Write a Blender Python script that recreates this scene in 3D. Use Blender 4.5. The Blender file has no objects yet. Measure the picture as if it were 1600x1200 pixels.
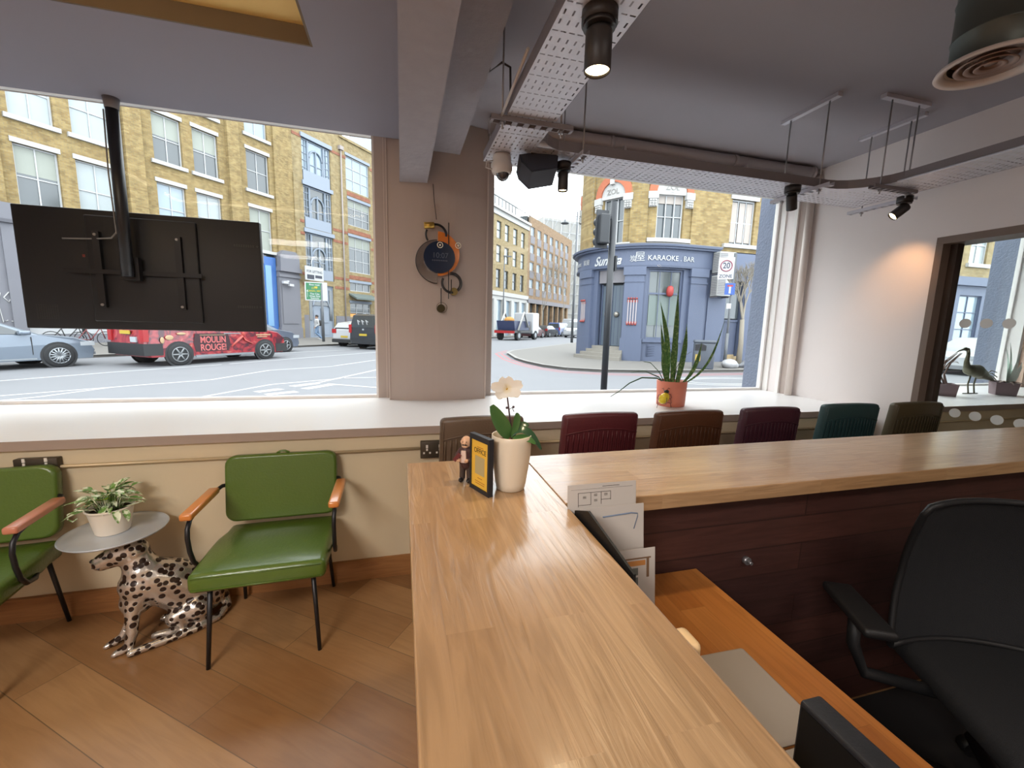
import bpy, bmesh, math, random
from mathutils import Vector, Matrix, noise
random.seed(7)
D = bpy.data; SC = bpy.context.scene; COL = SC.collection
PI = math.pi
# ---------------- camera ----------------
CAM_YAW, CAM_PITCH, CAM_ROLL = 0.26135823, 0.14363252, 0.02544513
cy_, sy_ = math.cos(CAM_YAW), math.sin(CAM_YAW); cp_, sp_ = math.cos(CAM_PITCH), math.sin(CAM_PITCH)
fwd = Vector((sy_*cp_, cy_*cp_, -sp_)); rt = Vector((cy_, -sy_, 0)); upv = rt.cross(fwd)
cr_, sr_ = math.cos(CAM_ROLL), math.sin(CAM_ROLL)
r2 = rt*cr_ + upv*sr_; u2 = upv*cr_ - rt*sr_
cd = D.cameras.new('camera'); cam = D.objects.new('camera', cd); COL.objects.link(cam)
cam.matrix_world = Matrix(((r2.x, u2.x, -fwd.x, 0), (r2.y, u2.y, -fwd.y, 0), (r2.z, u2.z, -fwd.z, 1.5), (0, 0, 0, 1)))
cd.sensor_fit = 'HORIZONTAL'; cd.sensor_width = 36.0; cd.lens = 36.0*648.56/1600; cd.clip_start = 0.02; cd.clip_end = 400
SC.camera = cam
# ---------------- exposure, world, sun ----------------
SC.view_settings.view_transform = 'Standard'; SC.view_settings.look = 'None'
SC.view_settings.gamma = 1.0; SC.view_settings.exposure = 0.27; SC.view_settings.use_curve_mapping = False
SC.cycles.use_denoising = True; SC.cycles.max_bounces = 8; SC.cycles.diffuse_bounces = 4; SC.cycles.transparent_max_bounces = 16
SC.cycles.sample_clamp_indirect = 6.0
W = D.worlds.new('overcast_sky'); SC.world = W; W.use_nodes = True
wn = W.node_tree.nodes; wl = W.node_tree.links
bg = wn['Background']; bg.inputs['Strength'].default_value = 5.2
tc = wn.new('ShaderNodeTexCoord'); sx = wn.new('ShaderNodeSeparateXYZ'); rp = wn.new('ShaderNodeValToRGB')
wl.new(tc.outputs['Generated'], sx.inputs[0]); wl.new(sx.outputs['Z'], rp.inputs[0]); wl.new(rp.outputs[0], bg.inputs[0])
rp.color_ramp.elements[0].position = 0.0; rp.color_ramp.elements[0].color = (.80, .86, .95, 1)
rp.color_ramp.elements[1].position = .5; rp.color_ramp.elements[1].color = (.93, .96, 1, 1)
def light(name, kind, loc, energy, col, size=None, rot=None, size_y=None, spot=None, blend=.5, to=None):
    l = D.lights.new(name, kind); l.energy = energy; l.color = col
    if kind == 'AREA':
        l.shape = 'RECTANGLE' if size_y else 'SQUARE'; l.size = size
        if size_y: l.size_y = size_y
    elif kind == 'SUN': l.angle = size
    elif size is not None: l.shadow_soft_size = size
    if spot: l.spot_size = spot; l.spot_blend = blend
    o = D.objects.new(name, l); COL.objects.link(o); o.location = loc
    if rot: o.rotation_euler = rot
    if to: o.rotation_euler = (Vector(to)-Vector(loc)).to_track_quat('-Z', 'Y').to_euler()
    return o
light('sun', 'SUN', (0, 0, 30), 0.5, (1, .97, .92), size=.6, rot=(math.radians(42), math.radians(18), math.radians(-20)))
# fill panels added unseen behind the camera to brighten the room (housings further down)
PANELS = [(-1.7, -.9, 2.735), (1.7, -.9, 2.885), (-1.7, -2.6, 2.735), (1.7, -2.6, 2.885)]
PANEL_E = [84, 14, 54, 6]
for (px, py, pz), e in zip(PANELS, PANEL_E):
    light('fill_panel_light', 'AREA', (px, py, pz-.03), e, (1, .955, .92), size=1.15, size_y=.55)

# ---------------- helpers ----------------
def srgb(r, g, b):
    f = lambda c: (c/255/12.92) if c/255 <= .04045 else ((c/255+.055)/1.055)**2.4
    return (f(r), f(g), f(b), 1)
def newmat(name):
    m = D.materials.new(name); m.use_nodes = True
    return m, m.node_tree.nodes, m.node_tree.links, m.node_tree.nodes['Principled BSDF']
def M(name, col, rough=.5, metal=0, var=.0, vs=8.0, bump=0, bs=60.0, emit=None, es=1.0, coat=0, spec=None):
    m, n, l, p = newmat(name)
    if len(col) == 3: col = srgb(*col)
    p.inputs['Base Color'].default_value = col; p.inputs['Roughness'].default_value = rough; p.inputs['Metallic'].default_value = metal
    if coat: p.inputs['Coat Weight'].default_value = coat; p.inputs['Coat Roughness'].default_value = .08
    if spec is not None: p.inputs['Specular IOR Level'].default_value = spec
    if var or bump:
        t = n.new('ShaderNodeTexCoord')
    if var:
        z = n.new('ShaderNodeTexNoise'); z.inputs['Scale'].default_value = vs; z.inputs['Detail'].default_value = 4
        l.new(t.outputs['Object'], z.inputs['Vector'])
        mx = n.new('ShaderNodeMix'); mx.data_type = 'RGBA'
        mx.inputs[6].default_value = tuple(c*(1-var) for c in col[:3])+(1,); mx.inputs[7].default_value = tuple(min(1, c*(1+var)) for c in col[:3])+(1,)
        l.new(z.outputs['Fac'], mx.inputs[0]); l.new(mx.outputs[2], p.inputs['Base Color'])
    if bump:
        z2 = n.new('ShaderNodeTexNoise'); z2.inputs['Scale'].default_value = bs; z2.inputs['Detail'].default_value = 3
        l.new(t.outputs['Object'], z2.inputs['Vector'])
        b = n.new('ShaderNodeBump'); b.inputs['Strength'].default_value = bump; b.inputs['Distance'].default_value = .01
        l.new(z2.outputs['Fac'], b.inputs['Height']); l.new(b.outputs[0], p.inputs['Normal'])
    if emit: p.inputs['Emission Color'].default_value = srgb(*emit) if len(emit) == 3 else emit; p.inputs['Emission Strength'].default_value = es
    return m
def glassmat(name, tint=(.96, .98, .97), gloss=.05):
    m, n, l, p = newmat(name); n.remove(p)
    tr = n.new('ShaderNodeBsdfTransparent'); tr.inputs[0].default_value = tint+(1,)
    gl = n.new('ShaderNodeBsdfGlossy'); gl.inputs['Roughness'].default_value = .01
    lw = n.new('ShaderNodeLayerWeight'); lw.inputs[0].default_value = .5; pw = n.new('ShaderNodeMath'); pw.operation = 'POWER'; pw.inputs[1].default_value = 4; l.new(lw.outputs['Facing'], pw.inputs[0])
    fr = n.new('ShaderNodeMath'); fr.operation = 'MULTIPLY_ADD'; fr.inputs[1].default_value = .35; fr.inputs[2].default_value = gloss*.1; l.new(pw.outputs[0], fr.inputs[0])
    mx = n.new('ShaderNodeMixShader'); l.new(fr.outputs[0], mx.inputs[0]); l.new(tr.outputs[0], mx.inputs[1]); l.new(gl.outputs[0], mx.inputs[2])
    l.new(mx.outputs[0], n['Material Output'].inputs[0]); return m
def boardmat(name, c1, c2, bw, rh, rot=0.0, grain=1.0, rough=.35, bump=.15, mortar=.0015, mcol=None, gdark=.55, plane='XY', coat=0, spec=None):
    """boards or staves: brick texture + stretched grain"""
    m, n, l, p = newmat(name)
    t = n.new('ShaderNodeTexCoord'); mp = n.new('ShaderNodeMapping'); l.new(t.outputs['Object'], mp.inputs[0])
    if plane == 'XZ': mp.inputs['Rotation'].default_value = (-PI/2, 0, 0)
    elif plane == 'YZ': mp.inputs['Rotation'].default_value = (0, PI/2, 0)
    else: mp.inputs['Rotation'].default_value = (0, 0, rot)
    src = mp.outputs[0]
    if plane == 'XZ':
        s = n.new('ShaderNodeSeparateXYZ'); c = n.new('ShaderNodeCombineXYZ'); l.new(t.outputs['Object'], s.inputs[0])
        l.new(s.outputs['X'], c.inputs[0]); l.new(s.outputs['Z'], c.inputs[1]); src = c.outputs[0]
    b = n.new('ShaderNodeTexBrick'); l.new(src, b.inputs['Vector'])
    b.inputs['Scale'].default_value = 1; b.inputs['Brick Width'].default_value = bw; b.inputs['Row Height'].default_value = rh
    b.inputs['Mortar Size'].default_value = mortar; b.inputs['Color1'].default_value = (0, 0, 0, 1); b.inputs['Color2'].default_value = (1, 1, 1, 1)
    b.inputs['Mortar'].default_value = (.5, .5, .5, 1); b.offset = .37; b.offset_frequency = 2; b.inputs['Mortar Smooth'].default_value = .2
    g = n.new('ShaderNodeMapping'); g.inputs['Scale'].default_value = (2.6, 27, 27); l.new(src, g.inputs[0])
    # shift the grain per board
    va = n.new('ShaderNodeVectorMath'); va.operation = 'MULTIPLY_ADD'; va.inputs[1].default_value = (7, 31, 0)
    l.new(b.outputs['Color'], va.inputs[0]); l.new(g.outputs[0], va.inputs[2])
    z = n.new('ShaderNodeTexNoise'); z.inputs['Scale'].default_value = 1; z.inputs['Detail'].default_value = 7; z.inputs['Distortion'].default_value = 2.4*grain
    l.new(va.outputs[0], z.inputs['Vector'])
    z2 = n.new('ShaderNodeTexNoise'); z2.inputs['Scale'].default_value = 3.1; l.new(src, z2.inputs['Vector'])
    mx = n.new('ShaderNodeMix'); mx.data_type = 'RGBA'; mx.inputs[6].default_value = c1; mx.inputs[7].default_value = c2
    ad = n.new('ShaderNodeMath'); ad.operation = 'ADD'; l.new(b.outputs['Color'], ad.inputs[0]); l.new(z2.outputs['Fac'], ad.inputs[1])
    ad2 = n.new('ShaderNodeMath'); ad2.operation = 'MULTIPLY_ADD'; ad2.inputs[1].default_value = .75; ad2.inputs[2].default_value = -.12
    l.new(ad.outputs[0], ad2.inputs[0]); ad2.use_clamp = True; l.new(ad2.outputs[0], mx.inputs[0])
    r = n.new('ShaderNodeValToRGB'); r.color_ramp.elements[0].position = .35; r.color_ramp.elements[0].color = (gdark, gdark*.94, gdark*.86, 1)
    r.color_ramp.elements[1].position = .6; r.color_ramp.elements[1].color = (1, 1, 1, 1); l.new(z.outputs['Fac'], r.inputs[0])
    ml = n.new('ShaderNodeMix'); ml.data_type = 'RGBA'; ml.blend_type = 'MULTIPLY'; ml.inputs[0].default_value = .6*grain
    l.new(mx.outputs[2], ml.inputs[6]); l.new(r.outputs[0], ml.inputs[7])
    m2 = n.new('ShaderNodeMix'); m2.data_type = 'RGBA'; m2.inputs[7].default_value = mcol or tuple(c*.35 for c in c1[:3])+(1,)
    l.new(b.outputs['Fac'], m2.inputs[0]); l.new(ml.outputs[2], m2.inputs[6]); l.new(m2.outputs[2], p.inputs['Base Color'])
    p.inputs['Roughness'].default_value = rough
    if spec is not None: p.inputs['Specular IOR Level'].default_value = spec
    if coat: p.inputs['Coat Weight'].default_value = coat; p.inputs['Coat Roughness'].default_value = .12
    bp = n.new('ShaderNodeBump'); bp.inputs['Strength'].default_value = bump; bp.inputs['Distance'].default_value = .004
    l.new(z.outputs['Fac'], bp.inputs['Height']); l.new(bp.outputs[0], p.inputs['Normal'])
    return m
def brickmat(name, c1, c2, mort, sc=1.0, plane='XZ', bump=.4):
    m, n, l, p = newmat(name)
    t = n.new('ShaderNodeTexCoord'); s = n.new('ShaderNodeSeparateXYZ'); c = n.new('ShaderNodeCombineXYZ'); l.new(t.outputs['Object'], s.inputs[0])
    l.new(s.outputs['X'], c.inputs[0]); l.new(s.outputs['Z'], c.inputs[1])
    b = n.new('ShaderNodeTexBrick'); l.new(c.outputs[0], b.inputs['Vector']); b.inputs['Scale'].default_value = sc
    b.inputs['Brick Width'].default_value = .24; b.inputs['Row Height'].default_value = .08; b.inputs['Mortar Size'].default_value = .008
    b.inputs['Color1'].default_value = c1; b.inputs['Color2'].default_value = c2; b.inputs['Mortar'].default_value = mort
    z = n.new('ShaderNodeTexNoise'); z.inputs['Scale'].default_value = 3.2; z.inputs['Detail'].default_value = 8; l.new(t.outputs['Object'], z.inputs['Vector'])
    r = n.new('ShaderNodeValToRGB'); r.color_ramp.elements[0].position = .3; r.color_ramp.elements[0].color = (.62, .60, .56, 1)
    r.color_ramp.elements[1].position = .62; r.color_ramp.elements[1].color = (1.08, 1.05, 1.0, 1); l.new(z.outputs['Fac'], r.inputs[0])
    ml = n.new('ShaderNodeMix'); ml.data_type = 'RGBA'; ml.blend_type = 'MULTIPLY'; ml.inputs[0].default_value = .75
    l.new(b.outputs['Color'], ml.inputs[6]); l.new(r.outputs[0], ml.inputs[7]); l.new(ml.outputs[2], p.inputs['Base Color'])
    p.inputs['Roughness'].default_value = .9
    return m
class G:
    """collects shapes into one mesh"""
    def __init__(s): s.b = bmesh.new(); s.mi = 0
    def _f(s, vs, smooth=False):
        try:
            f = s.b.faces.new(vs); f.material_index = s.mi; f.smooth = smooth; return f
        except ValueError: return None
    def quad(s, *p):
        return s._f([s.b.verts.new(q) for q in p])
    def box(s, x0, x1, y0, y1, z0, z1, f=None, T=None):
        P = [(x, y, z) for z in (z0, z1) for y in (y0, y1) for x in (x0, x1)]
        if f: P = [f(*q) for q in P]
        if T is not None: P = [T @ Vector(q) for q in P]
        v = [s.b.verts.new(q) for q in P]
        for i in ((0, 2, 3, 1), (4, 5, 7, 6), (0, 1, 5, 4), (2, 6, 7, 3), (0, 4, 6, 2), (1, 3, 7, 5)): s._f([v[k] for k in i])
        return s
    def rbox(s, x0, x1, y0, y1, z0, z1, r=.02, seg=3, f=None, T=None, smooth=True):
        """rounded box"""
        t = bmesh.new(); bmesh.ops.create_cube(t, size=1)
        for v in t.verts: v.co = Vector(((x0+x1)/2+v.co.x*(x1-x0), (y0+y1)/2+v.co.y*(y1-y0), (z0+z1)/2+v.co.z*(z1-z0)))
        bmesh.ops.bevel(t, geom=t.edges[:], offset=r, segments=seg, profile=.5, affect='EDGES')
        if f:
            bmesh.ops.subdivide_edges(t, edges=[e for e in t.edges if e.calc_length() > 3*r], cuts=5, use_grid_fill=True)
        mp = {}
        for v in t.verts:
            c = v.co.copy()
            if f: c = Vector(f(c.x, c.y, c.z))
            if T is not None: c = T @ c
            mp[v] = s.b.verts.new(c)
        for q in t.faces: s._f([mp[v] for v in q.verts], smooth)
        t.free(); return s
    def ring(s, pts): return [s.b.verts.new(p) for p in pts]
    def skin(s, rings, closed=True, cap=(True, True), smooth=True):
        for a, b in zip(rings, rings[1:]):
            n = len(a)
            for i in range(n if closed else n-1):
                s._f([a[i], a[(i+1) % n], b[(i+1) % n], b[i]], smooth)
        if closed:
            if cap[0]: s._f(list(reversed(rings[0])))
            if cap[1]: s._f(rings[-1])
        return s
    def tube(s, pts, r, seg=10, cap=(True, True), smooth=True, flat=1.0):
        pts = [Vector(p) for p in pts]; n = len(pts)
        rs = r if isinstance(r, (list, tuple)) else [r]*n
        d0 = (pts[1]-pts[0]).normalized(); u = d0.orthogonal().normalized(); R = []
        for i in range(n):
            d = (pts[min(i+1, n-1)]-pts[max(i-1, 0)]).normalized()
            u = (u-d*u.dot(d))
            u = u.normalized() if u.length > 1e-6 else d.orthogonal().normalized()
            v = d.cross(u)
            R.append(s.ring([pts[i]+(u*math.cos(a)*rs[i]+v*math.sin(a)*rs[i]*flat) for a in [2*PI*k/seg for k in range(seg)]]))
        return s.skin(R, True, cap, smooth)
    def cyl(s, p0, p1, r, r1=None, seg=20, cap=(True, True), smooth=True):
        return s.tube([p0, p1], [r, r if r1 is None else r1], seg, cap, smooth)
    def lathe(s, prof, c=(0, 0, 0), seg=32, cap=(True, True), T=None, smooth=True):
        R = []
        for r, z in prof:
            P = [Vector((c[0]+r*math.cos(a), c[1]+r*math.sin(a), c[2]+z)) for a in [2*PI*k/seg for k in range(seg)]]
            if T is not None: P = [T @ p for p in P]
            R.append(s.ring(P))
        return s.skin(R, True, cap, smooth)
    def ball(s, c, r, seg=16, rows=10, T=None):
        r = r if isinstance(r, (tuple, list)) else (r, r, r); R = []
        for j in range(1, rows):
            a = PI*j/rows
            P = [Vector((c[0]+r[0]*math.sin(a)*math.cos(2*PI*k/seg), c[1]+r[1]*math.sin(a)*math.sin(2*PI*k/seg), c[2]-r[2]*math.cos(a))) for k in range(seg)]
            if T is not None: P = [T @ (p-Vector(c))+Vector(c) for p in P]
            R.append(s.ring(P))
        s.skin(R, True, (False, False)); lo = Vector((0, 0, -r[2])); hi = Vector((0, 0, r[2]))
        if T is not None: lo = T @ lo; hi = T @ hi
        a = s.b.verts.new(Vector(c)+lo); b = s.b.verts.new(Vector(c)+hi)
        for k in range(seg):
            s._f([a, R[0][(k+1) % seg], R[0][k]], True); s._f([b, R[-1][k], R[-1][(k+1) % seg]], True)
        return s
    def prism(s, poly, h0, h1, f, smooth=False):
        """polygon (u,v) swept from h0 to h1; f(u,v,h) -> point"""
        a = s.ring([f(u, v, h0) for u, v in poly]); b = s.ring([f(u, v, h1) for u, v in poly])
        n = len(poly)
        for i in range(n): s._f([a[i], a[(i+1) % n], b[(i+1) % n], b[i]], smooth)
        s._f(list(reversed(a))); s._f(b); return s
    def strip(s, pts, w, z):
        pts = [Vector((p[0], p[1])) for p in pts]; L = []; R = []
        for i, p in enumerate(pts):
            d = (pts[min(i+1, len(pts)-1)]-pts[max(i-1, 0)]).normalized(); nn = Vector((-d.y, d.x))*w/2
            L.append(s.b.verts.new((p.x+nn.x, p.y+nn.y, z))); R.append(s.b.verts.new((p.x-nn.x, p.y-nn.y, z)))
        for i in range(len(pts)-1): s._f([R[i], R[i+1], L[i+1], L[i]])
        return s
    def mesh(s, name, mats, fix=True):
        if fix: bmesh.ops.recalc_face_normals(s.b, faces=s.b.faces[:])
        me = D.meshes.new(name); s.b.to_mesh(me); s.b.free()
        for m in (mats if isinstance(mats, (list, tuple)) else [mats]): me.materials.append(m)
        return me
def link(o, parent=None):
    COL.objects.link(o)
    if parent: o.parent = parent
    return o
def part(name, g, mat, parent, label=None, loc=None, rot=None, fix=True):
    me = g if isinstance(g, bpy.types.Mesh) else g.mesh(name, mat, fix)
    o = link(D.objects.new(name, me), parent)
    if loc is not None: o.location = loc
    if rot is not None: o.rotation_euler = rot
    if label: o['label'] = label
    return o
def tag(o, label, cat, group=None, kind=None):
    o['label'] = label; o['category'] = cat
    if group: o['group'] = group
    if kind: o['kind'] = kind
    return o
def thing(name, label, cat, loc=(0, 0, 0), rz=0.0, group=None):
    o = link(D.objects.new(name, None)); o.location = loc; o.rotation_euler = (0, 0, rz); o.empty_display_size = .1
    return tag(o, label, cat, group)
def solid(name, g, mat, label, cat, loc=(0, 0, 0), rz=0.0, group=None, kind=None, fix=True):
    return tag(part(name, g, mat, None, loc=loc, rot=(0, 0, rz), fix=fix), label, cat, group, kind)
def struct(name, g, mat, parent=None):
    o = part(name, g, mat, parent)
    if not parent: o['kind'] = 'structure'
    return o
def dup(root, loc=None, rz=None, label=None, group=None):
    def cp(o, par):
        c = o.copy(); COL.objects.link(c); c.parent = par
        for ch in kids.get(o, []): cp(ch, c)
        return c
    kids = {}
    for o in D.objects:
        if o.parent: kids.setdefault(o.parent, []).append(o)
    c = cp(root, None)
    if loc is not None: c.location = loc
    if rz is not None: c.rotation_euler = (0, 0, rz)
    if label: c['label'] = label
    if group: c['group'] = group
    return c
_tc = {}
def textmesh(s, size, ext=.001, mat=None, align='CENTER', xs=1.0, shear=0.0, bold=0.0):
    c = D.curves.new('t', 'FONT'); c.body = s; c.size = size; c.extrude = ext; c.align_x = align; c.align_y = 'CENTER'; c.shear = shear; c.offset = bold
    o = D.objects.new('t', c); COL.objects.link(o); dg = bpy.context.evaluated_depsgraph_get(); dg.update()
    me = D.meshes.new_from_object(o.evaluated_get(dg)); D.objects.remove(o); D.curves.remove(c)
    if xs != 1:
        for v in me.vertices: v.co.x *= xs
    me.materials.clear()
    if mat: me.materials.append(mat)
    tb_ = bmesh.new(); tb_.from_mesh(me); bmesh.ops.triangulate(tb_, faces=tb_.faces[:]); tb_.to_mesh(me); tb_.free()
    return me
def text(name, s, size, mat, parent, loc, rot=(PI/2, 0, 0), ext=.001, label=None, **k):
    return part(name, textmesh(s, size, ext, mat, **k), None, parent, label, loc, rot)
def organic(g, name, mat, voxel, smooth=3, iters=.5):
    """fuse overlapping shapes into one continuous surface"""
    me = g.mesh(name, mat); o = D.objects.new('tmp', me); COL.objects.link(o)
    r = o.modifiers.new('r', 'REMESH'); r.mode = 'VOXEL'; r.voxel_size = voxel; r.use_smooth_shade = True
    if smooth:
        q = o.modifiers.new('s', 'SMOOTH'); q.iterations = smooth; q.factor = iters
    dg = bpy.context.evaluated_depsgraph_get(); dg.update()
    out = D.meshes.new_from_object(o.evaluated_get(dg)); D.objects.remove(o)
    out.materials.clear()
    for m in (mat if isinstance(mat, (list, tuple)) else [mat]): out.materials.append(m)
    for p in out.polygons: p.use_smooth = True
    return out
def arc(c, r, a0, a1, n, ax='xy', h=0.0):
    o = []
    for k in range(n+1):
        a = a0+(a1-a0)*k/n; u, v = c[0]+r*math.cos(a), c[1]+r*math.sin(a)
        o.append((u, v, h) if ax == 'xy' else ((u, h, v) if ax == 'xz' else (h, u, v)))
    return o
def leaf(g, base, d, up, L, w, droop=.3, n=7, fold=.15, tip=1.0, twist=0.0):
    """curved pointed leaf blade from base heading d"""
    d = Vector(d).normalized(); up = Vector(up); side = d.cross(up).normalized(); up = side.cross(d).normalized()
    p = Vector(base); A = []; B = []; Cc = []
    for i in range(n+1):
        t = i/n; ww = w*math.sin(PI*min(1, (t*.93+.04))**.85)*(1-.15*t)
        if i == n: ww = w*.03
        sd = (Matrix.Rotation(twist*t, 3, d) @ side)
        A.append(g.b.verts.new(p+sd*ww/2+up*ww*fold)); Cc.append(g.b.verts.new(p)); B.append(g.b.verts.new(p-sd*ww/2+up*ww*fold))
        q = Matrix.Rotation(-droop/n, 3, side); d = (q @ d).normalized(); up = (q @ up).normalized(); p = p+d*L/n
    for i in range(n):
        g._f([A[i], A[i+1], Cc[i+1], Cc[i]], True); g._f([Cc[i], Cc[i+1], B[i+1], B[i]], True)
    return p
# ---------------- materials ----------------
WHITE = M('white_paint', (236, 233, 230), .45, bump=.03); 
SILLM = M('white_laminate', (232, 229, 228), .3, spec=.4)
SILLE = M('sill_edge_brown', (160, 143, 132), .6)
CREAM = M('cream_wall_paint', (206, 190, 160), .8, var=.04, vs=3, bump=.05)
TAUPE = M('mushroom_wall_paint', (178, 164, 156), .8, var=.03, vs=2, bump=.04)
PINKW = M('pale_pink_wall_paint', (233, 226, 224), .8, var=.03, vs=2, bump=.04)
CEIL = M('mauve_grey_ceiling_paint', (158, 154, 160), .85, var=.03, vs=2, bump=.05)
SOFF = M('grey_soffit_paint', (142, 140, 151), .85, var=.03, vs=2)
BEAMM = M('rough_grey_beam_paint', (158, 154, 160), .85, var=.08, vs=14, bump=.4, bs=25)
JAMB = M('brown_jamb_paint', (120, 104, 94), .6, var=.04)
DARKB = M('dark_frame_brown', (62, 50, 42), .5)
GLASS = glassmat('clear_glass')
BLACK = M('black_metal', (22, 22, 26), .4, bump=.02)
BLKP = M('black_plastic', (17, 17, 19), .55, bump=.1, bs=400)
GALV = M('galvanised_steel', (205, 204, 212), .42, .35, var=.06, vs=20)
GALVD = M('dull_steel', (118, 112, 114), .4, .7)
ROD = M('zinc_rod', (170, 168, 170), .35, .8)
OAK_F = boardmat('oak_floor_planks', srgb(172, 134, 92), srgb(132, 92, 56), 1.15, .2, rot=math.radians(36.9), rough=.36, gdark=.72, bump=.08, grain=.7, mortar=.0016)
OAK_L = boardmat('oak_counter_staves', srgb(198, 164, 124), srgb(176, 138, 98), .62, .082, rot=PI/2, rough=.28, mortar=.00001, gdark=.62, bump=.5, coat=.45)
OAK_R = boardmat('oak_bar_staves', srgb(198, 164, 124), srgb(176, 138, 98), .62, .082, rot=0, rough=.3, mortar=.00001, gdark=.66, bump=.4, coat=.35)
OAK_D = boardmat('oak_desk_staves', srgb(188, 124, 62), srgb(160, 96, 42), .62, .082, rot=PI/2, rough=.38, mortar=.0003, gdark=.72, bump=.1)
OAK_B = boardmat('oak_skirting', srgb(160, 112, 66), srgb(140, 92, 50), 2.4, .3, plane='XZ', rough=.5, mortar=.0004, gdark=.7)
CLAD = boardmat('dark_red_cladding', srgb(80, 46, 38), srgb(58, 33, 30), 1.6, .105, plane='XZ', rough=.55, mortar=.003, gdark=.6)
WARMW = M('armrest_wood', (206, 128, 62), .3, var=.12, vs=30, coat=.4)
PINKWD = M('armrest_wood_worn', (190, 122, 96), .35, var=.1, vs=30, coat=.3)
GREEN = M('green_leather', (80, 104, 38), .3, var=.08, vs=6, bump=.12, bs=90, coat=.15)
# ---------------- room shell ----------------
XR = 3.55
g = G(); g.box(-3.9, 8.4, -3.6, 3.35, -.09, 0); struct('floor', g, OAK_F)
g = G(); g.box(-3.9, 0.0, -3.6, .95, 2.75, 3.1); g.box(-3.9, 0.0, 2.31, 3.205, 2.75, 3.1); g.box(-3.9, -2.47, .95, 2.31, 2.75, 3.1); g.box(-.382, 0.0, .95, 2.31, 2.75, 3.1)
struct('ceiling', g, SOFF)
g = G(); g.box(.42, 8.4, -3.6, 3.4, 2.9, 3.1); struct('ceiling_main', g, CEIL)
g = G(); g.box(0, .19, -3.6, 3.3, 2.475, 3.09); struct('trim_1', g, BEAMM)
g = G(); g.box(.19, .42, -3.6, 3.3, 2.69, 3.09); struct('trim_2', g, BEAMM)
# lit yellow recess
RECS = M('recess_brown_paint', (116, 102, 84), .8)
YEL = M('yellow_recess_paint', (238, 208, 136), .7)
LED = M('warm_led_strip', (255, 220, 150), .5, emit=(255, 232, 190), es=13.0)
g = G(); g.box(-2.47, -.382, .95, 2.31, 2.83, 2.88)
r = thing('ceiling_recess', 'yellow painted lit recess in the grey soffit', 'ceiling recess', (0, 0, 0))
part('recess_top', g, YEL, r)
g = G(); g.box(-2.469, -.383, 2.30, 2.309, 2.7505, 2.83); g.box(-.392, -.383, .951, 2.30, 2.7505, 2.83); part('recess_side', g, RECS, r)
g = G(); g.box(-2.42, -.43, .97, 1.0, 2.78, 2.80); g.box(-2.45, -2.42, 1.0, 2.26, 2.78, 2.80); part('light_strip', g, LED, r)
# walls
g = G(); g.box(-3.9, XR, 2.392, 3.36, 0, .86); g.box(XR, 8.4, 2.392, 3.36, 0, .86); struct('wall_front', g, CREAM)
g = G(); g.box(-3.9, 8.4, 3.36, 3.6, -.1, .88); struct('wall_front_outer', g, TAUPE)
g = G(); g.box(-4.05, -3.9, -3.6, 3.62, -.1, 3.1); struct('wall_left', g, TAUPE)
g = G(); g.box(-4.05, 8.4, -3.75, -3.6, -.1, 3.1); struct('wall_back', g, TAUPE)
g = G(); g.box(8.4, 8.55, -3.75, 3.62, -.1, 3.1); struct('wall_far_right', g, PINKW)
# right wall with a glazed opening towards the next room
g = G(); g.box(XR, 3.73, 2.11, 3.0, 0, 2.9); g.box(XR, 3.73, 3.0, 3.36, .906, 2.9); g.box(XR, 3.73, -.9, 2.11, 2.15, 2.9); g.box(XR, 3.73, -3.6, -.9, 0, 2.9)
struct('wall_right', g, PINKW)
g = G(); g.box(XR-.004, 3.74, 2.075, 2.115, 0, 2.108); g.box(XR-.004, 3.74, -.9, 2.115, 2.109, 2.155); g.box(XR-.004, 3.74, -.9, -.86, 0, 2.12); struct('door_1', g, JAMB)
g = G(); g.box(3.62, 3.68, 2.035, 2.075, 0, 2.11); g.box(3.62, 3.68, .6, .64, 0, 2.11); struct('door_1_frame', g, DARKB)
g = G(); g.box(3.645, 3.653, -.86, 2.06, .0, 2.11); struct('window_4', g, GLASS)
DOTM = M('frosted_dot_film', (214, 216, 214), .6)
for zz, off in ((1.58, .0), (.975, .03)):
    for k in range(9):
        g = G(); yy = 1.94-off-k*.105
        g.cyl((3.642, yy, zz), (3.644, yy, zz), .031, seg=20)
        solid('frosted_dot', g, DOTM, 'round frosted dot in the %s row on the glass partition, %s from the dark jamb' % ('upper' if zz > 1.2 else 'lower', ['first', 'second', 'third', 'fourth', 'fifth', 'sixth', 'seventh', 'eighth', 'ninth'][k]), 'glass decal', (0, 0, 0), group='frosted dots on the glass partition')
# window sill
g = G(); g.box(-3.9, XR, 2.372, 3.36, .862, .905); struct('trim_3', g, SILLM)
g = G(); g.box(-3.9, XR, 2.368, 2.3725, .861, .906); struct('trim_4', g, SILLE)
g = G(); g.box(XR+.18, 8.4, 2.372, 3.36, .862, .905); struct('trim_5', g, SILLM)
g = G(); g.box(XR+.18, 8.4, 2.368, 2.3725, .861, .906); struct('trim_6', g, SILLE)
g = G(); g.box(-3.9, XR, 2.372, 2.392, 0, .122); struct('baseboard_front', g, OAK_B)
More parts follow.
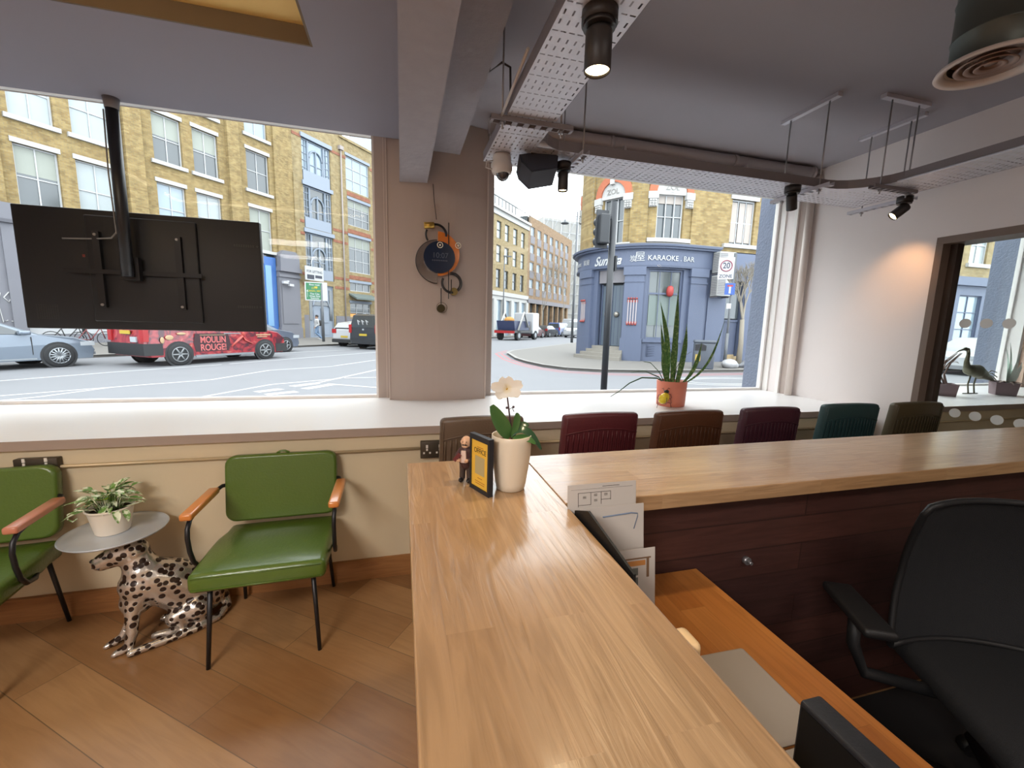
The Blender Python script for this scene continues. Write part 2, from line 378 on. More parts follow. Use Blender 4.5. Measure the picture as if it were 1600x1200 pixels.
# pillar between the windows
foot = [(-.178, 3.6), (-.178, 3.345), (-.112, 3.345), (-.112, 3.33), (-.092, 3.33), (-.09, 3.245)]
for k in range(1, 12):
    t = k/12; foot.append((-.09+.725*t, 3.245-.025*t-.062*math.sin(PI*t)))
foot += [(.635, 3.22), (.637, 3.31), (.66, 3.31), (.66, 3.33), (.71, 3.335), (.71, 3.6)]
g = G(); g.prism(foot, .905, 3.0, lambda u, v, h: (u, v, h)); struct('wall_front_pillar', g, TAUPE)
MOULD = M('white_moulding_edge', (205, 192, 184), .5)
g = G(); g.box(-.116, -.108, 3.335, 3.342, .906, 2.815); g.box(-.094, -.088, 3.238, 3.246, .906, 2.815); g.box(.633, .639, 3.212, 3.222, .906, 2.7); g.box(.656, .662, 3.302, 3.31, .906, 2.7); struct('trim_7', g, MOULD)
# lintels above the windows
g = G(); g.box(.71, 8.4, 3.12, 3.41, 2.74, 2.9); g.box(-3.9, -.178, 3.206, 3.41, 2.82, 3.1); struct('wall_front_lintel', g, CEIL)
g = G(); g.box(-4.05, 8.6, 3.405, 3.42, 2.81, 3.12); struct('wall_front_upper', g, TAUPE)
# windows
def window(nm, x0, x1, z0, z1, fw=.036):
    g = G(); y0, y1 = 3.36, 3.4
    g.box(x0, x1, y0+.001, y1, z0-.02, z0+.022); g.box(x0, x1, y0, y1, z1-.01, z1); g.box(x0, x0+fw*.3, y0, y1, z0, z1); g.box(x1-fw*.6, x1, y0, y1, z0, z1)
    w = struct(nm, g, WHITE)
    g = G(); g.box(x0+.004, x1-.004, 3.376, 3.384, z0+.01, z1-.004); part('glass', g, GLASS, w)
window('window_1', -3.404, -.172, .905, 2.82)
window('window_2', .704, 3.499, .905, 2.745)
window('window_3', 4.05, 7.1, .905, 2.745)
g = G(); g.box(-3.9, -3.4, 3.3, 3.6, .88, 2.82); struct('wall_front_left', g, TAUPE)
# right reveal of the second window: post, panels and strips
g = G(); g.box(3.505, 3.56, 3.3, 3.6, .905, 2.74); struct('trim_8', g, WHITE)
g = G(); g.box(3.52, 3.56, 3.2, 3.3, .905, 2.74); struct('trim_9', g, PINKW)
g = G(); g.box(3.495, 3.56, 3.165, 3.2, .905, 2.74); struct('trim_10', g, WHITE)
g = G(); g.box(3.515, 3.56, 3.1, 3.165, .905, 2.74); struct('trim_11', g, TAUPE)
BLUEGREY = M('blue_grey_render', (112, 120, 138), .9, var=.12, vs=25, bump=.9, bs=45)
g = G(); g.box(3.56, 4.02, 3.36, 3.6, .88, 2.82); g.box(3.735, 4.05, 3.25, 3.36, .906, 2.9); struct('wall_front_pier', g, TAUPE)
g = G(); g.box(3.497, 3.558, 3.402, 3.6, -.1, 2.82); struct('wall_outer_pilaster', g, BLUEGREY)
g = G(); g.box(7.11, 7.6, 3.402, 3.64, -.1, 2.82); struct('wall_outer_pilaster_far', g, BLUEGREY)
g = G(); g.box(7.11, 7.16, 3.25, 3.4, .88, 2.9); struct('trim_12', g, WHITE)
g = G(); g.box(7.17, 8.4, 3.2, 3.4, .88, 2.9); struct('wall_front_far', g, M('peach_wall_paint', (226, 196, 176), .7))
# ---------------- ceiling fittings ----------------
for i, (px, py, pz) in enumerate(PANELS):  # housings and glowing plates of the added fill lights
    t = thing('fill_panel', 'white rectangular added fill light panel, %s behind the counter' % ['nearest on the soffit', 'nearest on the main ceiling', 'rearmost on the soffit', 'rearmost on the main ceiling'][i], 'ceiling light', (px, py, pz))
    g = G(); g.box(-.62, .62, -.32, .32, -.015, .012); part('frame', g, WHITE, t)
    g = G(); g.box(-.58, .58, -.28, .28, -.02, -.0152); part('diffuser', g, M('panel_diffuser', (255, 236, 205), .5, emit=(255, 232, 196), es=2.0), t)
def perf(g, x0, x1, y0, y1, z, along='y', n=8, pitch=.04):
    W_ = (x1-x0) if along == 'y' else (y1-y0); L_ = (y1-y0) if along == 'y' else (x1-x0)
    m = max(1, round(L_/pitch)); a = W_/n; b = L_/m
    for j in range(m):
        cross = j % 3 == 2
        for i in range(n):
            u0, v0 = i*a, j*b
            hu, hv = ((.0095, .0028) if cross else (.0030, .0105))
            us = [u0, u0+a/2-hu, u0+a/2+hu, u0+a]; vs = [v0, v0+b/2-hv, v0+b/2+hv, v0+b]
            for p in range(3):
                for q in range(3):
                    if p == 1 and q == 1: continue
                    c = [(us[p], vs[q]), (us[p+1], vs[q]), (us[p+1], vs[q+1]), (us[p], vs[q+1])]
                    g.quad(*[((x0+u, y0+v, z) if along == 'y' else (x0+v, y0+u, z)) for u, v in c])
TZ = 2.4
tr = thing('cable_tray', 'long perforated galvanised cable tray hanging under the ceiling and turning along the window', 'cable tray', (0, 0, 0))
g = G(); perf(g, .455, .68, -1.4, 2.17, TZ, 'y'); perf(g, .455, .68, 2.17, 2.45, TZ, 'y'); part('tray_base', g, GALV, tr, fix=False)
g = G(); perf(g, .68, 2.56, 2.18, 2.45, TZ, 'x', n=9); part('tray_base', g, GALV, tr, fix=False)
g = G(); perf(g, 2.88, 3.2, -1.4, 1.95, TZ, 'y', n=10); part('tray_base', g, GALV, tr, fix=False)
g = G(); perf(g, 2.56, 2.88, 2.18, 2.45, TZ, 'x', n=9); perf(g, 2.88, 3.2, 1.95, 2.45, TZ, 'y', n=10); part('tray_corner', g, GALV, tr, fix=False)
# inner fillet of the corner
inner = arc((2.56, 1.9), .28, PI/2, .1, 6)
pts = [(2.60, 2.18), (2.88, 2.18), (2.88, 1.95)] + [(min(p[0]+.045, 2.88), p[1]) for p in reversed(inner)][1:]
g = G(); g.prism(pts, TZ-.0005, TZ+.001, lambda u, v, h: (u, v, h)); part('tray_fillet', g, GALV, tr)
g = G(); rl = .05
def rail(pts, w=.0015):
    for (a, b) in zip(pts, pts[1:]):
        g.quad((a[0], a[1], TZ-.001), (b[0], b[1], TZ-.001), (b[0], b[1], TZ+rl), (a[0], a[1], TZ+rl))
rail([(.455, -1.4), (.455, 2.45)]); rail([(.455, 2.45), (3.2, 2.45)]+[(3.2, -1.4)])
rail([(.68, -1.4), (.68, 2.02)]+arc((.84, 2.02), .16, PI, PI/2, 6)+[(2.56, 2.18)]+[(min(p[0]+.045, 2.88), p[1]) for p in inner]+[(2.88, -1.4)])
RAILM = M('tray_side_steel', (138, 132, 136), .5, .35)
part('tray_side', g, RAILM, tr, fix=False)
g = G(); g.tube([(3.19, 1.6, TZ+.005), (3.19, -1.2, TZ+.005)], .004, 6); g.tube([(2.878, 1.96, TZ+.002), (2.878, -1.2, TZ+.002)], .005, 6); part('tray_lip', g, GALV, tr)
# hangers
def hanger(nm, label, p0, p1, ztop, zbot, rods, low=None, topch=True, mat=None):
    """channel from p0 to p1 (world xy); rods at fractions"""
    a, b = Vector(p0), Vector(p1); c = (a+b)/2; L = (b-a).length; ang = math.atan2(b.y-a.y, b.x-a.x)
    t = thing(nm, label, 'tray hanger', (c.x, c.y, ztop), ang)
    if topch:
        g = G(); g.box(-L/2, L/2, -.017, .017, -.022, 0); part('ceiling_channel', g, GALV, t)
    g = G(); l2 = low or L
    for x in (-1, 1): g.box(-l2/2, l2/2, x*.018-.002, x*.018+.002, zbot-ztop-.021, zbot-ztop)
    k = max(3, int(l2/.05)); zz = zbot-ztop
    for i in range(k+1):
        x = -l2/2+i*l2/k; g.box(max(-l2/2, x-.012), min(l2/2, x+.012), -.017, .017, zz-.022, zz-.019)
    part('lower_channel', g, mat or GALV, t)
    for f in rods:
        x = -L/2+f*L
        g = G(); g.cyl((x, 0, zbot-ztop-.05), (x, 0, 0), .0042, seg=8); rd = part('rod', g, ROD, t)
        g = G(); g.cyl((x, 0, zbot-ztop-.035), (x, 0, zbot-ztop-.024), .011, seg=6, smooth=False); part('nut', g, ROD, rd)
hanger('tray_hanger', 'hanger with two long rods under the tray beside the white dome camera', (.385, 1.915), (.765, 1.915), 2.9, TZ-.005, (.14, .86), mat=RAILM, topch=False)
hanger('tray_hanger', 'short hanger under the tray beside the black loudspeaker', (.93, 2.12), (.93, 2.48), 2.9, TZ-.005, (.1, .9), topch=False)
hanger('tray_hanger', 'hanger with bright ceiling channel over the spotlight at the corner of the window', (2.515, 2.09), (2.515, 2.475), 2.9, TZ-.005, (.16, .84), low=.42)
hanger('tray_hanger', 'hanger with bright ceiling channel nearest the pale wall', (3.245, 2.1), (3.245, 2.5), 2.9, TZ-.01, (.2, .8), low=.42)
hanger('tray_hanger', 'hanger with dark ceiling channel nearest the round air diffuser', (2.77, 2.03), (3.14, 2.03), 2.9, TZ-.005, (.2, .8), low=.36, mat=RAILM)
# pipes at the window head
PIPE = M('grey_painted_pipe', (176, 168, 168), .35, .1)
t = thing('ceiling_pipe', 'thick horizontal grey pipe under the ceiling above the window', 'pipe', (.6, 3.02, 2.845))
g = G(); g.cyl((0, 0, 0), (2.82, 0, 0), .048, seg=24); part('pipe_run', g, PIPE, t)
for x in (.9, 2.0, 2.8):
    g = G(); g.cyl((x, 0, 0), (x+.03, 0, 0), .055, seg=24); part('clip', g, PIPE, t)
t = thing('ceiling_pipe', 'thin horizontal pipe running below the thick pipe above the window', 'pipe', (.6, 2.99, 2.765))
g = G(); g.cyl((0, 0, 0), (2.75, 0, 0), .024, seg=20); part('pipe_run', g, PIPE, t)
for x in (1.0, 2.1):
    g = G(); g.box(x, x+.02, -.03, .03, -.03, .055); part('clip', g, PIPE, t)
WPIPE = M('white_painted_pipe', (226, 214, 206), .4)
t = thing('wall_pipe', 'vertical white pipe in the corner beside the window', 'pipe', (3.505, 3.06, .906))
g = G(); g.cyl((0, 0, 0), (0, 0, 1.86), .03, seg=20); part('pipe_run', g, WPIPE, t)
g = G(); g.tube([(0, 0, 1.84), (0, 0, 1.86), (0, -.01, 1.89), (-.02, -.03, 1.92)], [.03, .042, .048, .05], seg=16); part('elbow', g, WPIPE, t)
# spotlights
SPOTB = M('black_spot_body', (46, 42, 42), .45, bump=.02)
LENS_ON = M('lit_lens', (255, 240, 210), .3, emit=(255, 226, 170), es=14)
LENS_OFF = M('dark_lens', (60, 58, 56), .15)
def spotlight(label, loc, tilt, az, r=.038, L=.13, on=False, base=.05):
    t = thing('spotlight', label, 'spotlight', loc, az)
    g = G(); g.cyl((0, 0, -.035), (0, 0, 0), base, seg=28); g.cyl((0, 0, -.045), (0, 0, -.035), base*.9, seg=28); part('ceiling_cup', g, SPOTB, t)
    g = G(); g.box(-.008, .008, -.012, .012, -.075, -.04); part('bracket', g, SPOTB, t)
    T = Matrix.Translation((0, 0, -.07)) @ Matrix.Rotation(tilt, 4, 'X')
    g = G(); g.lathe([(r*.9, .02), (r, .012), (r, -L), (r*.93, -L-.002), (r*.9, -L+.012)], T=T, seg=28, cap=(True, False)); part('barrel', g, SPOTB, t)
    g = G(); g.lathe([(r*.92, -L+.008), (.001, -L+.008)], T=T, seg=28, cap=(False, False)); part('lens', g, LENS_ON if on else LENS_OFF, t)
    return t, T
# the lit one over the counter
t, T = spotlight('large black spotlight on the tray over the counter, shining warm and bright', (.565, 1.235, TZ-.002), 0, 0, r=.039, L=.088, on=True, base=.052)
light('spotlight_beam', 'SPOT', (.565, 1.235, 2.23), 22, (1, .78, .5), .03, rot=(0, 0, 0), spot=1.5, blend=.8)
t, T = spotlight('slim black spotlight hanging straight down next to the loudspeaker', (.868, 2.27, TZ-.022), 0, 0, r=.028, L=.075, on=True, base=.04)
light('spotlight_beam', 'SPOT', (.868, 2.27, 2.215), 5, (1, .85, .6), .02, rot=(0, 0, 0), spot=1.3, blend=.8)
t, T = spotlight('unlit black spotlight under the tray near the white corner pipe', (2.385, 2.22, TZ-.002), math.radians(28), math.radians(-60), r=.03, L=.07, base=.045)
t, T = spotlight('black spotlight aimed at the pale wall, throwing an orange glow', (3.14, 2.08, TZ-.028), math.radians(48), math.radians(62), r=.03, L=.075, on=True, base=.042)
light('spotlight_beam', 'SPOT', (3.205, 2.115, 2.235), 7, (1, .52, .22), .02, to=(3.55, 2.3, 1.9), spot=1.1, blend=.9)
# loudspeaker
SPK = M('speaker_charcoal', (52, 56, 68), .6, bump=.1, bs=300)
t = thing('loudspeaker', 'black box loudspeaker tilted down under the cable tray', 'loudspeaker', (.735, 2.3, TZ), 0)
g = G(); g.box(-.06, .06, -.05, .05, -.035, 0); g.cyl((-.01, 0, -.05), (-.01, 0, -.03), .03); part('bracket', g, BLACK, t)
T = Matrix.Translation((-.01, -.01, -.05)) @ Matrix.Scale(.84, 4) @ Matrix.Rotation(math.radians(-14), 4, 'Y') @ Matrix.Rotation(math.radians(-28), 4, 'X')
g = G()
g.prism([(-.12, .05), (.12, .05), (.125, -.01), (.085, -.10), (-.085, -.10), (-.125, -.01)], -.065, .075, lambda u, v, h: T @ Vector((u, h, v))); part('cabinet', g, SPK, t)
g = G(); g.prism([(-.11, .04), (.11, .04), (.115, -.01), (.078, -.092), (-.078, -.092), (-.115, -.01)], -.071, -.0655, lambda u, v, h: T @ Vector((u, h, v))); part('grille', g, SPK, t)
# dome camera
DOME = M('camera_white', (198, 192, 188), .4)
t = thing('security_camera', 'white dome security camera under the end of the cable tray', 'security camera', (.535, 2.33, TZ-.002))
g = G(); g.lathe([(.046, 0), (.05, -.012), (.05, -.04), (.058, -.048), (.058, -.075), (.052, -.092), (.04, -.1)], seg=32); part('housing', g, DOME, t)
g = G(); g.ball((.004, -.008, -.098), (.036, .036, .036)); part('dome_lens', g, M('dark_dome', (58, 54, 58), .08, coat=.5), t)
g = G(); g.tube([(-.04, 0, -.03), (-.085, -.01, -.045), (-.088, -.01, -.075), (-.055, -.01, -.08)], .004, 6); part('cable', g, DOME, t)
# cables along the beam
CAB = M('dark_cable', (54, 48, 50), .6)
g = G(); g.tube([(.43, 1.85, 2.88), (.43, 2.2, 2.72), (.44, 1.95, 2.63), (.47, 1.92, 2.6), (.475, 1.92, 2.45)], .005, 6)
solid('ceiling_cable', g, CAB, 'dark cable running from the grey beam down a rod to the cable tray', 'cable')
g = G(); g.tube([(.443, 1.55, TZ+.06), (.44, 1.75, TZ+.03), (.43, 1.9, TZ-.01)], .006, 6); solid('ceiling_cable', g, DOME, 'pale cable lying against the side of the cable tray', 'cable')
# duct with round diffuser
DUCTM = M('grey_green_duct', (92, 98, 94), .45, .55, var=.1, vs=5)
t = thing('air_duct', 'grey spiral duct dropping from the ceiling with a round cream diffuser', 'air duct', (2.15, 1.205, 2.5))
g = G(); g.lathe([(.118, .02), (.118, .105), (.12, .106), (.122, .11), (.118, .114), (.118, .24), (.122, .244), (.118, .248), (.118, .399)], seg=48, cap=(False, False)); part('duct_pipe', g, DUCTM, t)
DIFF = M('diffuser_cream', (214, 202, 196), .4)
DIFI = M('diffuser_inner', (150, 122, 110), .35, .2)
g = G(); g.lathe([(.118, .022), (.15, .012), (.155, 0), (.152, -.004), (.13, .004), (.126, .018)], seg=48, cap=(False, False)); part('diffuser_rim', g, DIFF, t)
for rr, zz in ((.10, .006), (.072, .003), (.045, 0)):
    g = G(); g.lathe([(rr-.03, .028), (rr-.012, .008), (rr, zz), (rr-.003, zz-.003), (rr-.016, zz+.004)], seg=48, cap=(False, False)); part('diffuser_cone', g, DIFI, t)
g = G(); g.lathe([(.001, .012), (.018, .01), (.022, .02)], seg=32, cap=(False, False)); part('diffuser_centre', g, DIFI, t)
g = G(); g.lathe([(.117, .05), (.001, .05)], seg=32, cap=(False, False)); part('duct_damper', g, DIFI, t)
# ---------------- TV on its ceiling pole ----------------
TVM = M('tv_back_black', (17, 16, 18), .55, bump=.1, bs=250)
t = thing('television', 'large flat television seen from its black back, hung on a ceiling pole before the window', 'television', (-1.58, 3.27, 1.40))
g = G(); g.rbox(-.66, .66, 0, .045, 0, .735, r=.006, seg=2); part('back_panel', g, TVM, t)
g = G(); g.rbox(-.30, .295, -.02, .002, .05, .70, r=.008, seg=2); part('rear_housing', g, TVM, t)
g = G(); g.box(-.655, .655, .0455, .05, .006, .729); part('screen', g, M('tv_screen', (10, 10, 14), .1), t)
MET = M('mount_black', (38, 37, 38), .4, .5)
g = G(); g.box(-.41, .32, -.05, -.043, .345, .372); part('mount_bar', g, MET, t)
for x in (-.235, .195):
    g = G(); g.box(x-.018, x+.018, -.045, -.02, .14, .60); b = part('mount_bracket', g, MET, t)
    for z in (.155, .58):
        g = G(); g.cyl((x, -.052, z), (x, -.044, z), .008, seg=10); part('screw', g, M('screw_head', (150, 146, 140), .35, .6) if 'screw_head' not in D.materials else D.materials['screw_head'], b)
g = G()
for i in range(10):
    for j in range(10): g.box(-.60+i*.0115, -.594+i*.0115, -.0012, .0, .06+j*.009, .0645+j*.009)
part('vent_slots', g, M('vent_grey', (52, 50, 48), .7), t)
for z in (.17, .575):
    g = G()
    for i in range(9): g.box(.50+i*.014, .508+i*.014, -.0012, 0, z-.008, z+.008)
    g.cyl((.64, -.004, z), (.64, 0, z), .007, seg=10); part('rear_slots', g, D.materials['vent_grey'], t)
g = G(); g.box(-.335, -.322, -.002, 0, .445, .462); part('power_lamp', g, M('red_lamp', (120, 44, 34), .4), t)
g = G(); g.tube([(-.09, -.07, .66), (-.10, -.08, .60), (-.14, -.07, .56), (-.26, -.03, .555), (-.42, -.01, .55)], .005, 6); part('cable', g, M('grey_cable', (120, 118, 116), .5), t)
t = thing('television_pole', 'black ceiling pole that carries the television', 'ceiling mount', (-1.635, 3.165, 1.73))
g = G(); g.cyl((0, 0, 0), (.006, 0, .96), .031, seg=24); part('pole', g, BLACK, t)
g = G(); g.cyl((.006, 0, .96), (.006, 0, 1.02), .033, .040, seg=24); part('ceiling_collar', g, M('collar_grey', (120, 116, 118), .5), t)
g = G(); g.box(-.05, .05, .02, .055, -.02, .12); part('mount_plate', g, MET, t)
g = G(); g.tube([(-.03, -.012, .95), (-.036, -.016, .6), (-.03, -.012, .25)], .004, 6); part('cable', g, D.materials['grey_cable'], t)
# ---------------- wall clock ----------------
t = thing('wall_clock', 'round modern wall clock with orange and mirrored crescents around a dark dial', 'wall clock', (.268, 3.125, 1.96))
MIRR = M('mirror_glass', (200, 200, 200), .06, .95); ORG = M('orange_acrylic', (214, 122, 44), .2, coat=.5, var=.12, vs=20); GOLD = M('brushed_gold', (200, 164, 80), .3, .8); ANT = M('dark_ring', (30, 26, 30), .35)
f = lambda u, v, h: (u, h, v)
def halfdisc(cx, cz, r, a0, a1): return [(cx+r*math.cos(a0+(a1-a0)*k/28), cz+r*math.sin(a0+(a1-a0)*k/28)) for k in range(29)]
g = G(); g.prism(halfdisc(-.012, -.03, .152, PI/2, 1.5*PI), .004, .010, f); part('mirror_crescent', g, MIRR, t)
g = G(); g.tube(arc((-.012, -.03), .152, PI/2, 1.5*PI, 28, 'xz', .006), .003, 6); part('crescent_edge', g, ANT, t)
g = G(); g.prism(halfdisc(-.008, .026, .155, -PI/2, PI/2), -.002, .004, f); part('orange_crescent', g, ORG, t)
g = G(); g.prism(halfdisc(.002, .0, .112, 0, 2*PI)[:-1], -.014, -.004, f); di = part('dial', g, M('dial_dark_blue', (16, 34, 62), .2, coat=.1), t)
text('digits', '10:07', .052, M('digit_grey', (74, 84, 104), .4), di, (.008, -.0146, .012), ext=.0003)
g = G()
for k_ in range(9): g.box(-.05+k_*.0125, -.042+k_*.0125, -.0146, -.0141, -.026, -.018)
part('digits', g, D.materials['digit_grey'], di)
g = G(); g.tube(arc((-.02, .155), .072, -.1, PI*.62, 18, 'xz', .0), [.013]*19, 10, flat=.5); g.tube(arc((-.02, .155), .072, PI*.86, PI*1.2, 8, 'xz', .0), [.007]*9, 8); part('upper_ring', g, ANT, t)
g = G(); g.cyl((-.105, -.006, .212), (-.035, -.006, .219), .022, seg=24); part('gold_roll', g, GOLD, t)
g = G(); g.tube(arc((.09, -.175), .068, -PI*.28, PI*.55, 20, 'xz', .0), .013, 10, flat=.5); g.tube(arc((.09, -.175), .068, PI*.85, PI*1.55, 16, 'xz', .0), .009, 8); part('lower_ring', g, ANT, t)
g = G(); g.cyl((.108, -.004, -.235), (.108, .006, -.235), .028, seg=28); part('gold_disc', g, M('dull_olive_gold', (128, 110, 62), .5, .4), t)
for x, z0, z1 in ((.068, -.29, .245), (.014, -.335, -.215), (.088, -.25, -.15)):
    g = G(); g.cyl((x, -.006, z0), (x, -.006, z1), .0035, seg=8); part('rod', g, ANT, t)
g = G(); g.cyl((.014, -.008, -.36), (.014, .002, -.36), .029, seg=28); g.tube(arc((.02, -.355), .038, 0, 2*PI, 28, 'xz', .0), .0015, 6); part('pendulum', g, M('olive_disc', (70, 62, 40), .3, .6), t)
RINGM = M('white_ring', (236, 228, 206), .4)  # white rings modelled in place of lights reflected in the dial
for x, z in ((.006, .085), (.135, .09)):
    g = G(); g.tube(arc((x, z), .019, 0, 2*PI, 24, 'xz', -.018), .003, 8); g.cyl((x, -.018, z), (x, -.004, z), .007); part('ring_reflection', g, RINGM, t)
g = G(); g.tube([(.23, 3.17, 2.47), (.235, 3.14, 2.35), (.25, 3.125, 2.22)], .0025, 6); solid('clock_cable', g, CAB, 'thin dark wire running from the beam down to the wall clock', 'cable')
# ---------------- sockets and conduit ----------------
CONDM = M('conduit_pipe', (190, 170, 136), .35, .2)
g = G(); g.cyl((-3.8, 2.378, .775), (.095, 2.378, .775), .0085, seg=12); g.cyl((.2, 2.378, .775), (XR, 2.378, .775), .0085, seg=12); solid('wall_conduit', g, CONDM, 'thin pale conduit running along the wall under the window sill', 'conduit')
g = G(); g.cyl((XR+.19, 2.378, .775), (8.3, 2.378, .775), .0085, seg=12); solid('wall_conduit', g, CONDM, 'thin conduit under the sill in the next room behind the glass', 'conduit')
SOCK = M('dark_bronze_plate', (76, 68, 58), .4, .5); SOCW = M('socket_white', (216, 210, 202), .5)
def socket(label, x, z, w=.146, h=.1, two=True):
    t = thing('wall_socket', label, 'wall socket', (x, 2.392, z))
    g = G(); g.rbox(-w/2, w/2, -.034, 0, -h/2, h/2, r=.004, seg=2); part('box', g, SOCK, t)
    for sx_ in (-1, 1):
        g = G(); cx = sx_*w*.25
        g.box(cx-.006, cx+.006, -.037, -.034, .012, .03); g.box(cx-.022, cx-.012, -.037, -.034, -.022, -.012); g.box(cx+.012, cx+.022, -.037, -.034, -.022, -.012); g.box(cx-.005, cx+.005, -.037, -.034, -.004, .008)
        part('socket_insert', g, SOCW, t)
    return t
socket('dark double wall socket beside the brown leather stool', .17, .768)
socket('dark double wall socket above the darker green armchair', -1.655, .796, .165, .055)
# ---------------- green armchairs ----------------
def armchair(label, loc, rz, wood):
    t = thing('armchair', label, 'armchair', loc, rz, None)
    SEATF = lambda x, y, z: (x*(1-.05*(y > .1)), y, z+.012*max(0, 1-(x/.26)**2)*max(0, 1-(y/.24)**2)*(z > .43)-(.012*(y > 0)*y/.24))
    g = G(); g.rbox(-.262, .262, -.255, .235, .366, .452, r=.024, seg=3, f=SEATF); part('seat', g, GREEN, t)
    g = G()
    for zz in (.438, .384): g.tube([(-.245, -.2555, zz), (.245, -.2555, zz)], .003, 6)
    part('piping', g, GREEN, t)
    # back pad: rounded corners, tilted
    T = Matrix.Translation((0, .178, .472)) @ Matrix.Rotation(math.radians(-8), 4, 'X')
    R_ = []
    for k, (yy, ins) in enumerate(((0, .012), (.004, .004), (.012, 0), (.045, 0), (.053, .004), (.057, .014))):
        w, h, r = .262-ins, .335-ins, .05
        p = []
        for (cx, cz, a) in ((w-r, h-r, 0), (-(w-r), h-r, PI/2), (-(w-r), ins+r, PI), (w-r, ins+r, 1.5*PI)):
            for q in range(6): p.append((cx+r*math.cos(a+q*PI/10), cz+r*math.sin(a+q*PI/10)))
        bulge = lambda u, v: .008*max(0, 1-(u/.26)**2) if k <= 1 else 0
        R_.append([T @ Vector((u, yy, v)) for u, v in p])
    g = G(); g.skin([g.ring(q) for q in R_]); part('backrest', g, GREEN, t)
    g = G(); g.tube([T @ Vector((-.03, .03, .335)), T @ Vector((-.01, .03, .345)), T @ Vector((.01, .03, .345)), T @ Vector((.03, .03, .335))], .006, 6); part('back_tab', g, GREEN, t)
    # frame
    for s in (-1, 1):
        g = G()
        g.tube([(s*.22, .1, .375), (s*.275, -.02, .385), (s*.282, -.08, .40), (s*.285, -.115, .44), (s*.287, -.135, .50), (s*.288, -.143, .56), (s*.289, -.135, .60), (s*.29, -.105, .628), (s*.29, -.05, .64), (s*.29, .12, .645), (s*.286, .175, .65), (s*.274, .215, .655), (s*.235, .232, .655)], .0095, 12)
        part('side_frame', g, BLACK, t)
        g = G(); g.rbox(s*.29-.024, s*.29+.024, -.145, .165, .64, .67, r=.009, seg=3); part('armrest', g, wood, t, label='varnished wooden armrest')
        for y0, y1 in ((-.19, -.225), (.2, .255)):
            g = G(); g.cyl((s*.2, y0, .375), (s*.22, y1, 0.0), .0105, .0085, seg=12); part('leg', g, BLACK, t)
    g = G(); g.box(-.215, .215, -.2, -.185, .362, .378); g.box(-.215, .215, .19, .205, .362, .378); g.box(-.22, -.205, -.2, .2, .362, .378); g.box(.205, .22, -.2, .2, .362, .378); part('seat_frame', g, BLACK, t)
    return t
armchair('green leather armchair nearer the counter, both wooden armrests in view', (-.605, 2.09, 0), .02, WARMW)
armchair('darker green armchair behind the plant tray, cut by the edge of the photo', (-1.785, 2.06, 0), .12, PINKWD)
# ---------------- leopard side table ----------------
m, n, l, p = newmat('silver_leopard'); LEO = m
tcx = n.new('ShaderNodeTexCoord'); v = n.new('ShaderNodeTexVoronoi'); v.inputs['Scale'].default_value = 33; v.inputs['Randomness'].default_value = .62
l.new(tcx.outputs['Object'], v.inputs['Vector'])
cr = n.new('ShaderNodeValToRGB'); cr.color_ramp.elements[0].position = .40; cr.color_ramp.elements[0].color = srgb(44, 28, 20); cr.color_ramp.elements[1].position = .45; cr.color_ramp.elements[1].color = srgb(210, 202, 192)
l.new(v.outputs['Distance'], cr.inputs[0]); l.new(cr.outputs[0], p.inputs['Base Color'])
mr = n.new('ShaderNodeMapRange'); mr.inputs[1].default_value = .40; mr.inputs[2].default_value = .45; mr.inputs[3].default_value = .15; mr.inputs[4].default_value = .8
l.new(v.outputs['Distance'], mr.inputs[0]); l.new(mr.outputs[0], p.inputs['Metallic']); p.inputs['Roughness'].default_value = .27
bp = n.new('ShaderNodeBump'); bp.inputs['Strength'].default_value = .6; bp.inputs['Distance'].default_value = .004; l.new(mr.outputs[0], bp.inputs['Height']); l.new(bp.outputs[0], p.inputs['Normal'])
def chain(g, pts, seg=14):
    """tapered limb from (x,y,z,r) points with ball ends"""
    P = [Vector(q[:3]) for q in pts]; g.tube(P, [q[3] for q in pts], seg)
    for q in pts: g.ball(q[:3], q[3], seg, 8)
LX, LY = -1.15, 2.17
t = thing('leopard_side_table', 'silver spotted leopard figure side table carrying a round tray on its head', 'side table', (LX, LY, 0), 0)
g = G()
L_ = lambda x, y, z, r: (x-LX, y-LY, z, r)
# trunk: haunch -> chest -> neck -> head, sitting, facing the far left
chain(g, [L_(-.98, 2.25, .11, .092), L_(-1.02, 2.22, .19, .095), L_(-1.08, 2.19, .25, .096), L_(-1.14, 2.16, .285, .09), L_(-1.17, 2.15, .325, .078), L_(-1.185, 2.15, .37, .063), L_(-1.195, 2.15, .415, .053)])
chain(g, [L_(-1.195, 2.13, .195, .066), L_(-1.175, 2.145, .27, .09), L_(-1.10, 2.18, .22, .09), L_(-1.04, 2.21, .15, .09)])
chain(g, [L_(-1.20, 2.15, .43, .060), L_(-1.245, 2.145, .425, .056), L_(-1.285, 2.135, .408, .044), L_(-1.308, 2.13, .398, .038)])
g.ball(L_(-1.305, 2.13, .385, 0)[:3], (.03, .024, .012), 12, 8)
for s in (-1, 1):
    g.ball(L_(-1.19, 2.15+s*.045, .458, 0)[:3], (.012, .012, .016), 10, 8); g.ball(L_(-1.275, 2.14+s*.024, .435, 0)[:3], .012, 10, 8)
